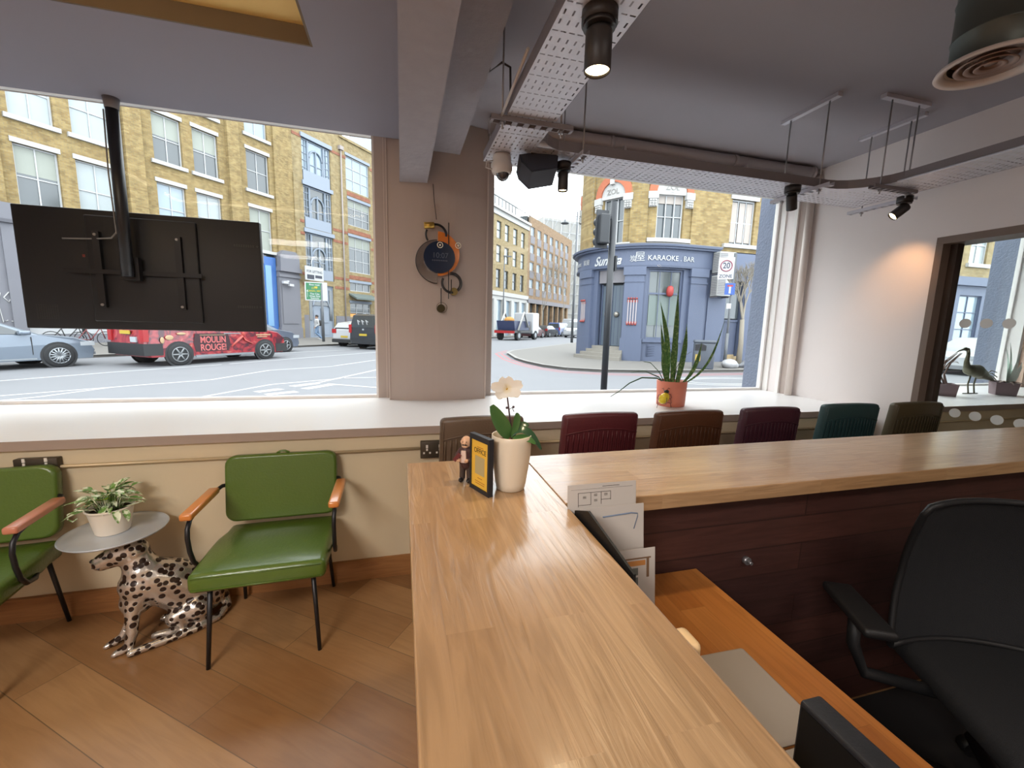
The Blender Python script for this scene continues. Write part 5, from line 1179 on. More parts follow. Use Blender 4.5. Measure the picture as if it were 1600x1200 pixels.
for (sc, w_) in ((-2.97, .52), (-.445, .6), (-6.5, .5)):
    # springing, arch ring, tympanum, corbels
    cz = 7.18
    g = G()
    n = 16
    for i in range(n):
        a0, a1 = PI*i/n, PI*(i+1)/n
        P = lambda r_, a: (sc+r_*math.cos(a), cz+r_*math.sin(a))
        q = [P(w_+.06, a0), P(w_+.38, a0), P(w_+.38, a1), P(w_+.06, a1)]
        va = [g.b.verts.new(pf(u, -.1, v)) for u, v in q]; vb = [g.b.verts.new(pf(u, .02, v)) for u, v in q]
        g._f(va)
        for j in range(4): g._f([va[j], va[(j+1) % 4], vb[(j+1) % 4], vb[j]])
    part('arch_ring', g, TERR, pub)
    g = G()
    for i in range(n):
        a0, a1 = PI*i/n, PI*(i+1)/n
        g.quad(pf(sc, -.03, cz), pf(sc+(w_+.06)*math.cos(a0), -.03, cz+(w_+.06)*math.sin(a0)), pf(sc+(w_+.06)*math.cos(a1), -.03, cz+(w_+.06)*math.sin(a1)))
    g.box(sc-w_-.05, sc+w_+.05, -.08, .1, cz-.1, cz+.02, f=pf); g.box(sc-.09, sc+.09, -.18, .02, cz+w_-.05, cz+w_+.45, f=pf); part('tympanum', g, STW, pub)
    g = G()
    for q in (-1, 1):
        c_ = sc+q*(w_+.2); g.box(c_-.2, c_+.2, -.16, .02, cz-.28, cz, f=pf); g.box(c_-.16, c_+.16, -.12, .02, cz-.6, cz-.28, f=pf)
        for u in (-.1, 0, .1):
            for v in (-.35, -.45, -.54): g.ball(pf(c_+u, -.13, cz+v), .05, 8, 6)
    part('corbel', g, STW, pub)
def ptext(s, size, sc, z, mat, d=-.13, **k):
    me = textmesh(s, size, .004, mat, **k)
    for v in me.vertices: v.co = Vector(pf(sc+v.co.x, d-v.co.z, z+v.co.y))
    return part('lettering', me, None, pub)
GREYL = M('carved_letter_grey', (176, 172, 166), .7)
ptext('ZOL', .30, -2.97, 7.36, GREYL, d=-.045); ptext('ZOL', .32, -.445, 7.36, GREYL, d=-.045)
for (a, b, c, d) in ph:
    w = win(pub, a, b, c, d, 3, 2, PANE_D, FRW, d=.16, fr=.06, f=pf, mb=.018)
    g = G(); cbox(g, a-.35, b+.35, -.14, .05, c-.16, c); part('window_sill', g, STW, pub)
g = G(); g.box(-.99, .1, .12, .15, 6.75, 7.06, f=pf); g.box(2.68, 2.98, .12, .15, 5.4, 7.1); g.box(3.1, 3.4, .12, .15, 5.4, 7.1); g.box(3.5, 3.8, .12, .15, 5.4, 7.1); part('curtain', g, M('net_curtain', (218, 206, 196), .8), pub)
g = G(); g.box(2.5, 4.0, -.06, .05, 7.2, 7.42); part('stone_lintel', g, STW, pub)
# door recess
DOORM = M('pub_door_grey', (96, 112, 128), .5)
g = G(); cbox(g, -3.4, -2.22, .2, .25, .62, 3.35); d_ = part('double_door', g, DOORM, pub)
g = G()
for s in (-3.38, -2.82, -2.26): g.box(s-.03, s+.03, .16, .2, .62, 3.4, f=pf)
for s in (-3.2, -3.0, -2.65, -2.45): g.box(s-.008, s+.008, .19, .2, .7, 3.3, f=pf)
part('door_panel_lines', g, PUBD, pub)
g = G()
for s in (-3.05, -2.55): c_ = pf(s, .17, 2.05); g.ball(c_, .13, 14, 8)
part('door_boss', g, M('round_brass_boss', (186, 180, 170), .3, .5), pub)
g = G(); cbox(g, -3.5, -2.2, .05, .12, 3.45, 4.05); part('door_shutter_box', g, SPG, pub)
g = G()
for k in range(4): cbox(g, -4.25+k*.18, -2.1, -.62+k*.2, .3, -.02+k*.15, .15+k*.15)
part('door_steps', g, M('worn_step_stone', (176, 170, 160), .8, var=.1), pub)
# ground window
w = win(pub, -1.22, .42, .98, 4.02, 3, 1, M('pub_window_glass', (120, 128, 128), .15, spec=.7), PUBB, d=.14, fr=.09, f=pf, mb=.012)
g = G(); cbox(g, -1.15, .38, .1, .14, 2.95, 3.02); cbox(g, -1.3, .5, -.1, .1, .85, .98); part('window_rail', g, PUBB, w)
g = G(); g.box(-1.1, .3, .125, .135, 1.6, 2.9, f=pf); part('frosted_panel', g, M('sage_glass', (132, 148, 142), .3), w)
g = G(); lc_ = pf(-.2, .02, 2.86); g.lathe([(.07, 0), (.13, .06), (.155, .2), (.155, .28), (.13, .40), (.07, .46)], c=lc_, seg=20); part('paper_lantern', g, M('lantern_red', (214, 76, 70), .6), w)
g = G(); g.box(-1.1, .3, -.02, .05, .2, .75, f=pf); 
for k in range(5): g.box(-1.05, .25, -.05, -.02, .24+k*.1, .28+k*.1, f=pf)
part('panel_grille', g, PUBD, pub)
PW = M('poster_white', (226, 214, 218), .6); PRD = M('poster_red', (190, 84, 80), .7)
for s0, s1, z0, z1 in ((-2.02, -1.58, 1.62, 2.74), (-4.6, -4.2, 1.72, 2.7)):
    g = G(); n = 4
    for i in range(n+0):
        x = s0+(s1-s0)*(i+.5)/n; g.box(x-.02, x+.02, -.15, -.12, z0, z1, f=pf)
    rk = part('sword_rack', g, PW, pub)
    g = G(); cbox(g, s0, s1, -.14, -.12, z0+.04, z0+.12); cbox(g, s0, s1, -.14, -.12, z1-.16, z1-.06)
    for i in range(n): x = s0+(s1-s0)*(i+.5)/n; g.ball(pf(x, -.16, z1), .05, 8, 6); g.ball(pf(x, -.16, z0), .05, 8, 6)
    part('red_rail', g, PRD, rk)
SGW = M('sign_letter_white', (240, 242, 244), .5)
ptext('KARAOKE', .30, -.66, 4.46, SGW, xs=.95, bold=.003); ptext('. BAR', .30, .44, 4.46, SGW, xs=1.0)
ptext('Sunaya', .56, -3.05, 4.40, SGW, shear=.45, bold=.012, xs=.85)
ptext('\u70ad', .30, -1.88, 4.42, SGW); ptext('\u5c4b', .44, -1.62, 4.50, SGW); ptext('\u70ad\u5c4b', .26, -4.3, 4.44, SGW); ptext('KARAOKE', .22, -5.3, 4.42, SGW)
g = G(); g.box(1.75, 2.65, -.05, .02, 0, 4.1); g.box(3.75, 4.28, -.05, .02, 0, 4.9); g.box(2.0, 4.28, -.08, .05, 4.1, 4.9); part('side_panel', g, PUBB, pub)
g = G(); g.box(2.8, 3.65, .2, .26, 0, 1.9); g.box(2.8, 3.65, .15, .2, 1.85, 1.95); part('side_gate', g, PUBD, pub)
g = G(); g.box(2.8, 3.65, .2, .24, 2.0, 3.65); part('side_window', g, PANE_D, pub)
# air conditioners on the pub wall
for k, z in enumerate((2.95, 3.95)):
    t = thing('air_conditioner', ['lower white air conditioning unit on the pub side wall', 'upper white air conditioning unit on the pub side wall'][k], 'air conditioner', (13.75, 15.83, z))
    g = G(); g.rbox(-.42, .42, -.2, .22, 0, .88, r=.02, seg=2, smooth=False); part('casing', g, M('ac_casing', (222, 222, 218), .5) if 'ac_casing' not in D.materials else D.materials['ac_casing'], t)
    g = G()
    for i in range(11): g.box(-.40, -.02, -.215, -.2, .07+i*.07, .10+i*.07); g.box(-.43, -.42, -.16, .18, .07+i*.07, .10+i*.07)
    part('louvre', g, SPG, t)
    g = G(); g.box(-.35, -.3, -.1, .32, -.06, 0); g.box(.3, .35, -.1, .32, -.06, 0); part('bracket', g, SPG, t)
# terrace beyond the pub, seen through the next room
tb = thing('terrace_building', 'brick building with grey shopfront beyond the pub, glimpsed through the next room', 'building', (15.9, 16.25, 0))
th = [(1.2+3.2*k, 2.6+3.2*k, 5.4, 7.4) for k in range(9)]; tg = [(1.0+3.2*k, 2.8+3.2*k, .9, 3.7) for k in range(9)]
g = G(); facade(g, 0, 30, 4.6, 11.5, th, .2, idf); part('wall', g, YB2, tb)
g = G(); facade(g, 0, 30, 0, 4.2, tg, .2, idf); g.box(0, 30, -.25, .2, 4.2, 4.65); part('shop_wall', g, PUBB, tb)
g = G(); g.box(0, 30, .25, 8, 0, 11.4); part('building_core', g, PANE_D, tb)
for a, b, c, d in th: win(tb, a, b, c, d, 2, 2, PANE_L, FRW, d=.15, sill=STW)
for a, b, c, d in tg: win(tb, a, b, c, d, 2, 3, PANE_S, PUBB, d=.15)
# ---- street furniture ----
PB = M('post_black', (52, 56, 64), .5, var=.1, vs=6); PG = M('post_grey', (120, 124, 130), .5)
t = thing('traffic_light', 'tall dark traffic light pole on the kerb outside the window', 'traffic light', (3.5, 6.7, -.1), 0)
g = G(); g.cyl((0, 0, 0), (0, 0, 3.68), .057, seg=20); part('pole', g, PB, t)
g = G(); g.rbox(-.27, -.10, -.10, .14, 2.98, 3.46, r=.02, seg=2, smooth=False); h_ = part('signal_head', g, PB, t)
g = G(); g.box(-.30, -.08, .02, .04, 2.92, 3.54); part('backing_board', g, PB, h_)
g = G()
for z in (3.06, 3.22, 3.38): g.lathe([(.07, 0), (.075, .09)], seg=14, cap=(False, False), T=Matrix.Translation((-.185, .14, z)) @ Matrix.Rotation(-PI/2, 4, 'X'))
part('visor', g, PB, h_)
g = G(); g.box(-.12, 0, -.02, .02, 3.4, 3.44); g.box(-.12, 0, -.02, .02, 3.0, 3.04); g.box(.055, .09, -.05, .05, 2.55, 2.8); part('bracket', g, PB, t)
def post_sign(label, loc, h, r, rz, fn, cat='road sign', nm='road_sign'):
    t = thing(nm, label, cat, loc, rz); g = G(); g.cyl((0, 0, 0), (0, 0, h), r, seg=12); part('post', g, PG, t); fn(t); return t
SW_ = M('sign_face_white', (236, 236, 240), .5); SR = M('sign_ring_red', (176, 92, 110), .6); SB = M('sign_face_blue', (58, 106, 200), .5); SI = M('sign_face_ink', (84, 84, 104), .6); SGN = M('sign_face_green', (28, 140, 86), .5); SY = M('sign_face_yellow', (226, 206, 40), .5)
def zone(t):
    g = G(); g.box(-.56, .0, -.07, -.05, 3.42, 4.24); part('sign_panel', g, SW_, t)
    g = G(); g.box(-.0, .06, -.05, .05, 3.2, 4.4); part('bracket', g, PG, t)
    g = G(); g.tube(arc((-.28, 3.92), .2, 0, 2*PI, 28, 'xz', -.075), .022, 6); part('red_ring', g, SR, t)
    text('lettering', '20', .3, SI, t, (-.28, -.073, 3.92), xs=.85, bold=.008); text('lettering', 'ZONE', .17, SI, t, (-.28, -.073, 3.53), bold=.004)
    g = G(); g.box(-.26, .10, -.07, -.05, 2.83, 3.27); part('blue_panel', g, SB, t)
    g = G(); g.box(-.115, -.045, -.075, -.07, 2.88, 3.14); part('white_bar', g, SW_, t)
    g = G(); g.box(-.18, .02, -.077, -.071, 3.14, 3.20); part('red_bar', g, M('bar_red', (206, 60, 60), .6), t)
    g = G(); g.box(-.14, .02, -.05, -.04, 2.3, 2.5); part('notice', g, SW_, t)
    g = G(); g.cyl((0, 0, 0), (0, 0, 1.35), .06, seg=12); part('post_sleeve', g, PG, t)
post_sign('grey post with white 20 zone sign and blue dead end sign beside the bare tree', (12.4, 13.75, 0), 4.4, .04, math.radians(-30), zone)
def green(t):
    g = G(); g.box(-1.0, .35, -.07, -.05, 2.7, 3.9); part('sign_border', g, SW_, t)
    g = G(); g.box(-.93, .05, -.075, -.07, 2.76, 3.84); part('sign_panel', g, SGN, t)
    for s, z, mt in (('Ring road', 3.72, SW_), ('CITY', 3.5, SY), ('CANAL MKT', 3.32, SY), ('The City', 3.13, SW_), ('West End', 2.98, SW_), ('Stations', 2.85, SW_)):
        text('lettering', s, .16, mt, t, (-.42, -.078, z), bold=.003)
    g = G(); g.box(-.86, -.84, -.08, -.075, 2.9, 3.3); g.prism([(-.9, 3.28), (-.80, 3.28), (-.85, 3.4)], -.08, -.075, lambda u, v, h: (u, h, v)); part('arrow', g, SW_, t)
    g = G(); g.box(-.42, -.24, -.085, -.078, 3.5, 3.62); part('yellow_patch', g, SY, t)
post_sign('green direction sign on a post across the street', (-5.1, 30.5, 0), 3.8, .09, math.radians(8), green)
t = thing('street_lamp', 'tall street lamp with a hanging lantern at the far corner of the pub', 'street lamp', (14.5, 34.2, 0))
g = G(); g.tube([(0, 0, 0), (0, 0, 4), (0, 0, 11)], [.12, .09, .06], 12); part('post', g, PG, t)
g = G(); g.tube([(0, 0, 10.6), (-.6, 0, 10.62), (-1.1, 0, 10.6), (-1.1, 0, 10.3)], .03, 8); part('arm', g, PG, t)
g = G(); g.lathe([(.06, .3), (.12, .1), (.36, 0), (.3, -.06), (.001, -.08)], c=(-1.1, 0, 10.0), seg=16); part('lantern', g, PG, t)
for (x, y) in ((11.2, 46.5),):
    t = thing('street_lamp', 'slim lamp post in front of the white columns down the side street', 'street lamp', (x, y, 0)); g = G(); g.tube([(0, 0, 0), (0, 0, 9)], [.09, .05], 8); part('post', g, PG, t)
    g = G(); g.box(-.1, .8, -.1, .1, 8.9, 9.02); part('lantern', g, PG, t)
t = thing('litter_bin', 'dark plastic street bin by the pub window', 'litter bin', (11.05, 13.35, 0), math.radians(-35))
BINM = M('bin_grey', (96, 104, 118), .5, var=.1)
g = G(); g.rbox(-.36, .36, -.28, .28, 0, .98, r=.05, seg=3); part('body', g, BINM, t)
g = G(); g.rbox(-.38, .38, -.3, .3, .96, 1.08, r=.05, seg=3); part('lid', g, BINM, t)
g = G(); g.prism([(-.33, .7), (.05, .7), (.05, .88), (-.1, .95), (-.33, .92)], -.3, -.275, lambda u, v, h: (u, h, v)); part('opening', g, BLACK, t)
g = G(); g.box(-.3, -.12, -.30, -.28, .3, .55); part('yellow_sticker', g, M('sticker_yellow', (224, 190, 90), .6), t)
t = thing('rubbish_bag', 'white rubbish bag lying at the foot of the bare tree', 'rubbish bag', (12.45, 13.55, 0))
g = G(); g.ball((0, 0, .16), (.34, .25, .2), 14, 10); g.ball((.25, .05, .1), (.2, .2, .14), 12, 8); part('bag', organic(g, 'bag', M('bag_white', (214, 214, 218), .4, bump=.5, bs=12), .04, 2), None, t)
t = thing('rubbish_bag', 'dark rubbish bag lying behind the bare tree trunk', 'rubbish bag', (13.3, 13.7, 0))
g = G(); g.ball((0, 0, .12), (.3, .22, .17), 14, 10); g.ball((-.2, .0, .08), (.2, .16, .12), 12, 8); part('bag', organic(g, 'bag', M('bag_grey', (120, 122, 130), .4, bump=.5, bs=12), .04, 2), None, t)
CARD = M('cardboard', (206, 178, 132), .8)
t = thing('cardboard_box', 'folded cardboard leaning by the bare tree', 'cardboard', (12.95, 13.95, 0), .3)
g = G(); g.box(-.4, .05, 0, .06, 0, .5); part('box_side', g, CARD, t); g = G(); g.box(.05, .5, .03, .08, 0, .42); part('box_flap', g, CARD, t)
BARK = M('pale_bark', (178, 168, 152), .85, var=.15, vs=20)
def bare(label, loc, h, trunk, seed, mat=BARK, spread=.5, depth=5):
    rd = random.Random(seed); t = thing('bare_tree', label, 'tree', loc)
    g = G(); g.tube([(0, 0, 0), (.03, 0, trunk*.5), (-.02, 0, trunk)], [.12, .09, .08], 8); part('trunk', g, mat, t)
    g = G()
    def br(p, d, L, r, k):
        q = p+d*L; g.tube([p, p+d*L*.5+Vector((rd.uniform(-.03, .03), rd.uniform(-.03, .03), 0)), q], [r, r*.8, r*.62], 4 if k < 4 else 5, cap=(False, False))
        if k <= 0: return
        for _ in range(3 if k > 1 else 4):
            nd = (d+Vector((rd.uniform(-1, 1), rd.uniform(-1, 1), rd.uniform(-.1, .7)))*spread).normalized(); br(q, nd, L*rd.uniform(.62, .85), r*.6, k-1)
    for k in range(3): br(Vector((0, 0, trunk)), Vector((rd.uniform(-.5, .5), rd.uniform(-.5, .5), 1)).normalized(), h*.19, .05, depth-1)
    part('branches', g, mat, t)
bare('bare pollarded tree on the pavement in front of the pub side', (13.03, 13.72, 0), 3.6, 1.9, 3, spread=.42, depth=6)
bare('bare street tree in front of the orange block, nearer of the pair', (20, 58.5, 0), 12, 3.5, 9, spread=.45, depth=5)
bare('bare street tree at the far end of the side street', (25.5, 64, 0), 15, 4, 12, spread=.45, depth=5)
# ---- vehicles ----
TYRE = M('tyre_black', (44, 46, 50), .8); RIM = M('alloy_rim', (200, 206, 212), .3, .6); CGL = M('car_glass', (66, 76, 84), .08, spec=.8); RLAMP = M('tail_lamp_red', (206, 44, 48), .3); HLAMP = M('head_lamp', (220, 226, 232), .15); PLY = M('plate_yellow', (232, 200, 60), .5); TRIM = M('car_trim_black', (40, 42, 46), .5)
UR = math.atan2(.8, .6); UR2 = math.atan2(.755, .656)
def vehicle(nm, label, cat, loc, rz, W, prof, glassp, wheels, r, body, rimm=RIM, belt=.9, roofw=.8, spokes=10, lower=None, rear_glass=None, lamps_r=None, lamps_f=None, plate=None, text_=None):
    t = thing(nm, label, cat, (loc[0], loc[1], -.1), rz); H = max(z for x, z in prof)
    def wy(z): return W/2*(1 if z <= belt else 1-(1-roofw)*((z-belt)/(H-belt))**1.1)
    # body: skin of cross-section across the width
    g = G(); cols_ = []
    for k in (-1, -.93, -.6, 0, .6, .93, 1):
        ins = .03 if abs(k) == 1 else 0
        cols_.append([g.b.verts.new((x*(1-ins*.6), k*wy(z), z-(ins if z > .5 else 0))) for x, z in prof])
    n = len(prof)
    for a, b in zip(cols_, cols_[1:]):
        for i in range(n): g._f([a[i], a[(i+1) % n], b[(i+1) % n], b[i]], False)
    g._f(cols_[0]); g._f(list(reversed(cols_[-1]))); part('body', g, body, t)
    for s in (-1, 1):
        for poly in glassp:
            g = G(); va = g.ring([(x, s*(wy(z)*1.0+.006), z) for x, z in poly]); vb = g.ring([(x, s*(wy(z)-.02), z) for x, z in poly])
            g._f(va)
            for i in range(len(poly)): g._f([va[i], va[(i+1) % len(poly)], vb[(i+1) % len(poly)], vb[i]])
            part('side_window', g, CGL, t)
        for wx in wheels:
            g = G(); y = s*W/2; g.cyl((wx, y-s*.03, r), (wx, y+s*.004, r), r*1.17, seg=24); part('wheel_arch', g, TRIM, t)
            g = G(); g.lathe([(r*.62, .112), (r*.9, .115), (r, .09), (r, -.11), (r*.6, -.11)], T=Matrix.Translation((wx, y-s*.08, r)) @ Matrix.Rotation(-s*PI/2, 4, 'X'), seg=28); w = part('wheel', g, TYRE, t)
            g = G(); T = Matrix.Translation((wx, y+s*.035, r))
            g.tube([(wx+r*.64*math.cos(a), y+s*.036, r+r*.64*math.sin(a)) for a in [2*PI*q/24 for q in range(25)]], r*.045, 6)
            for q in range(spokes):
                a = 2*PI*q/spokes; g.tube([(wx, y+s*.03, r), (wx+r*.62*math.cos(a), y+s*.038, r+r*.62*math.sin(a))], [r*.09, r*.06], 5)
            g.cyl((wx, y+s*.02, r), (wx, y+s*.05, r), r*.17, seg=14); part('rim', g, rimm, w)
    if lower:
        g = G()
        for x0, x1, z0, z1 in lower: g.box(x0, x1, -W/2-.012, W/2+.012, z0, z1)
        part('bumper', g, TRIM, t)
    xr = min(x for x, z in prof); xf = max(x for x, z in prof)
    if rear_glass:
        (x0, z0), (x1, z1) = rear_glass; g = G(); y0, y1 = wy(z0)*.86, wy(z1)*.84
        g.quad((x0-.012, -y0, z0), (x0-.012, y0, z0), (x1-.012, y1, z1), (x1-.012, -y1, z1)); part('rear_window', g, CGL, t)
    if lamps_r:
        z0, z1, w_ = lamps_r
        for s in (-1, 1):
            g = G(); g.box(xr-.015, xr+.12, min(s*W/2*1.008, s*(W/2-w_)), max(s*W/2*1.008, s*(W/2-w_)), z0, z1); part('tail_lamp', g, RLAMP, t)
    if lamps_f:
        z0, z1, w_ = lamps_f
        for s in (-1, 1):
            g = G(); g.box(xf-.35, xf-.02, min(s*W/2*1.003, s*(W/2-w_)), max(s*W/2*1.003, s*(W/2-w_)), z0, z1); part('head_lamp', g, HLAMP, t)
    if plate:
        g = G(); g.box(xr-.022 if plate[0] < 0 else xf, xr if plate[0] < 0 else xf+.022, -.26, .26, plate[1], plate[1]+.11); part('number_plate', g, PLY if plate[0] < 0 else HLAMP, t)
    return t
# silver-blue saloon
SIL = M('silver_blue_metallic', (150, 164, 182), .25, .35, coat=.6)
t = vehicle('saloon_car', 'silver blue saloon car below the television, cut by the edge of the photo', 'car', (-11.4, 14.54), UR, 1.88,
    [(-2.6, .22), (-2.72, .5), (-2.68, .92), (-2.2, 1.02), (-1.4, 1.36), (-.5, 1.46), (.2, 1.42), (1.15, .98), (1.9, .88), (2.25, .74), (2.36, .5), (2.3, .24)],
    [[(-1.6, 1.0), (-1.1, 1.3), (-.3, 1.38), (-.32, .98)], [(-.26, .98), (-.24, 1.38), (.2, 1.35), (.92, .98)]], (-1.52, 1.52), .345, SIL, spokes=15, belt=.94, roofw=.76, lamps_f=(.62, .74, .35), lamps_r=(.7, .9, .4))
g = G(); g.rbox(.72, .95, -1.12, -.93, .96, 1.08, r=.03, seg=2); part('wing_mirror', g, SIL, t)
g = G(); g.box(-1.1, 1.05, -.955, -.935, .26, .3); g.box(2.05, 2.36, -.9, -.5, .34, .42); part('chrome_trim', g, RIM, t)
g = G(); g.box(-.3, -.285, -.951, -.94, .35, .95); g.box(.98, .995, -.951, -.94, .4, .9); part('door_line', g, TRIM, t)
# taxi
m, n, l, p = newmat('taxi_wrap'); WRAP = m
tcx = n.new('ShaderNodeTexCoord'); z = n.new('ShaderNodeTexNoise'); z.inputs['Scale'].default_value = 2.6; z.inputs['Detail'].default_value = 5; z.inputs['Distortion'].default_value = 2.5; l.new(tcx.outputs['Object'], z.inputs['Vector'])
cr = n.new('ShaderNodeValToRGB'); E_ = cr.color_ramp.elements; E_[0].position = .36; E_[0].color = srgb(86, 26, 44); E_[1].position = .62; E_[1].color = srgb(206, 66, 72)
e2 = E_.new(.5); e2.color = srgb(184, 34, 52); e3 = E_.new(.7); e3.color = srgb(222, 128, 110); l.new(z.outputs['Fac'], cr.inputs[0]); l.new(cr.outputs[0], p.inputs['Base Color']); p.inputs['Roughness'].default_value = .3; p.inputs['Coat Weight'].default_value = .4
t = vehicle('taxi', 'black cab wrapped in a red show advert driving below the television', 'taxi', (-6.78, 17.43), UR, 1.88,
    [(-2.3, .3), (-2.42, .5), (-2.38, 1.1), (-2.1, 1.75), (-1.7, 1.88), (.4, 1.9), (1.0, 1.72), (1.55, 1.15), (2.1, 1.04), (2.36, .85), (2.42, .5), (2.3, .26)],
    [[(-2.0, 1.15), (-1.9, 1.62), (-1.1, 1.68), (-1.1, 1.15)], [(-1.0, 1.15), (-1.0, 1.7), (.1, 1.7), (.1, 1.15)], [(.2, 1.15), (.2, 1.7), (.75, 1.62), (1.2, 1.15)]], (-1.49, 1.49), .36, WRAP,
    rimm=M('steel_rim', (176, 180, 184), .4, .3), spokes=6, belt=1.15, roofw=.86, lower=[(-2.46, -1.95, .36, .72), (1.95, 2.46, .28, .6)], rear_glass=((-2.36, 1.15), (-2.1, 1.7)), lamps_r=(.78, 1.2, .2), plate=(-1, 1.0))
g = G(); g.box(-1.02, 1.02, -.965, -.94, .24, .31); g.box(-.05, .55, -.955, -.935, 1.0, 1.03); part('sill_trim', g, RIM, t)
g = G(); g.prism([(-1.0, .42), (.1, .42), (.16, .7), (.1, 1.02), (-1.0, 1.02), (-1.06, .7)], -.948, -.944, lambda u, v, h: (u, h, v)); part('advert_panel', g, M('advert_dark', (66, 24, 34), .4), t)
GLD = M('advert_gold', (232, 196, 150), .4); ADR = M('advert_red', (226, 84, 70), .4)
text('lettering', 'MOULIN', .3, M('advert_letter', (255, 130, 128), .4), t, (-.42, -.952, .80), (PI/2, 0, 0), bold=.006, xs=.75); text('lettering', 'ROUGE!', .3, D.materials['advert_letter'], t, (-.42, -.952, .54), (PI/2, 0, 0), bold=.006, xs=.8)
g = G(); g.box(-.85, .0, -.949, -.94, .96, .975); g.box(1.15, 1.75, -.95, -.94, .93, .97); g.box(1.2, 1.6, -.95, -.94, .86, .89); part('advert_caption', g, GLD, t)
g = G(); g.tube([(.2, -.945, .55), (.45, -.95, .78), (.62, -.95, .92), (.7, -.95, .78), (1.0, -.95, .62)], [.03, .05, .06, .06, .03], 8, flat=.3); g.ball((.66, -.945, 1.0), (.06, .015, .07), 10, 8); part('advert_figure', g, ADR, t)
g = G(); g.ball((-1.75, -.945, .9), (.12, .012, .08), 12, 8); g.ball((-1.95, -.945, .82), (.06, .012, .1), 12, 8); g.ball((-1.4, -.945, 1.02), (.14, .012, .04), 12, 8); part('advert_flower', g, GLD, t)
g = G(); g.box(-2.44, -2.40, -.55, -.25, .76, .92); part('white_sticker', g, HLAMP, t)
# grey hatchback ahead of the taxi
GRY = M('blue_grey_metallic', (128, 138, 158), .3, .35, coat=.5)
HP = [(-2.0, .25), (-2.12, .5), (-2.1, 1.0), (-1.85, 1.4), (-.9, 1.52), (.1, 1.5), (.95, 1.08), (1.7, .95), (2.02, .72), (2.08, .4), (1.98, .24)]
HG = [[(-1.7, 1.05), (-1.5, 1.36), (-.75, 1.42), (-.75, 1.02)], [(-.68, 1.02), (-.68, 1.43), (.05, 1.42), (.72, 1.04)]]
vehicle('hatchback', 'blue grey hatchback half hidden behind the front of the taxi', 'car', (-6.83, 21.45), UR, 1.78, HP, HG, (-1.3, 1.3), .33, GRY, spokes=5, belt=.98, lamps_f=(.66, .8, .3), lamps_r=(.85, 1.1, .25))
WHC = M('white_car_paint', (228, 230, 234), .3, coat=.5)
vehicle('hatchback', 'white car seen from behind next to the black van', 'car', (-2.0, 28.1), UR, 1.85, HP, HG, (-1.3, 1.3), .34, WHC, belt=1.0, rear_glass=((-2.06, 1.05), (-1.84, 1.38)), lamps_r=(.8, 1.05, .3), plate=(-1, .55), lower=[(-2.15, -1.95, .25, .45)])
VP = [(-2.5, .3), (-2.58, .6), (-2.55, 1.2), (-2.42, 1.85), (-2.2, 1.93), (.9, 1.92), (1.75, 1.2), (2.3, 1.02), (2.5, .8), (2.52, .4), (2.4, .26)]
VG = [[(-2.2, 1.2), (-2.15, 1.7), (-.9, 1.74), (-.9, 1.2)], [(-.8, 1.2), (-.8, 1.74), (.2, 1.74), (.2, 1.2)], [(.3, 1.2), (.3, 1.74), (.85, 1.7), (1.35, 1.2)]]
BLV = M('black_van_paint', (58, 62, 68), .25, coat=.6)
t = vehicle('people_carrier', 'black people carrier van seen from behind at the column edge', 'van', (-.48, 26.15), UR, 1.93, VP, VG, (-1.55, 1.6), .35, BLV, belt=1.15, roofw=.86, rear_glass=((-2.55, 1.2), (-2.43, 1.78)), lamps_r=(.9, 1.35, .16), plate=(-1, .75))
g = G(); g.box(-2.46, -2.44, -.1, .1, 1.93, 1.97); g.ball((-2.57, 0, 1.08), .06, 10, 8); part('rear_badge', g, RIM, t)
g = G()  # white strokes that imitate reflections on the rear window
for k in range(3): g.tube([(-2.56+.02*k, .3-.28*k, 1.35), (-2.50, .42-.28*k, 1.6), (-2.53, .25-.28*k, 1.5)], .03, 6)
part('painted_window_reflection', g, SW_, t)
# down the side street
t = thing('skip_truck', 'skip lorry with blue lifting arms parked down the side street', 'truck', (11.6, 41.6, -.1), UR2)
TBL = M('truck_navy', (66, 78, 122), .5); 
g = G(); g.box(-3, 1.2, -1.1, 1.1, .75, .98); part('chassis', g, TRIM, t)
g = G(); g.prism([(-2.6, 1.0), (.6, 1.0), (1.0, 1.9), (-2.9, 1.9)], -.95, .95, lambda u, v, h: (u, h, v)); part('skip', g, TBL, t)
g = G(); g.rbox(1.3, 3.0, -1.1, 1.1, .6, 2.8, r=.12, seg=3, smooth=False); part('cab', g, WHC, t)
for s in (-1, 1):
    g = G(); g.tube([(-2.2, s*1.08, .95), (-.9, s*1.08, 2.75), (.2, s*1.08, 1.3)], .1, 6); part('lifting_arm', g, STW, t)
    for wx in (-2.0, 2.1):
        g = G(); g.cyl((wx, s*1.12, .48), (wx, s*.8, .48), .48, seg=20); w = part('wheel', g, TYRE, t); g = G(); g.cyl((wx, s*1.13, .48), (wx, s*1.1, .48), .25, seg=14); part('rim', g, RIM, w)
g = G(); g.box(-3.05, -3.0, -1.1, 1.1, .7, .95); part('tail_board', g, RLAMP, t)
g = G(); g.ball((-2.0, 0, 1.95), (.6, .5, .35), 12, 8); part('orange_load', g, M('orange_load', (226, 160, 70), .7), t)
MRN = M('maroon_paint', (112, 62, 66), .3, coat=.4); DGC = M('dark_grey_paint', (84, 86, 90), .3, coat=.4); BLU = M('van_blue', (92, 118, 190), .35, coat=.4)
vehicle('parked_car', 'maroon car parked behind the skip lorry', 'car', (15.2, 48.2), UR2, 1.8, HP, HG, (-1.3, 1.3), .33, MRN, belt=1.0, rear_glass=((-2.06, 1.05), (-1.84, 1.38)), lamps_r=(.85, 1.1, .3), plate=(-1, .55))
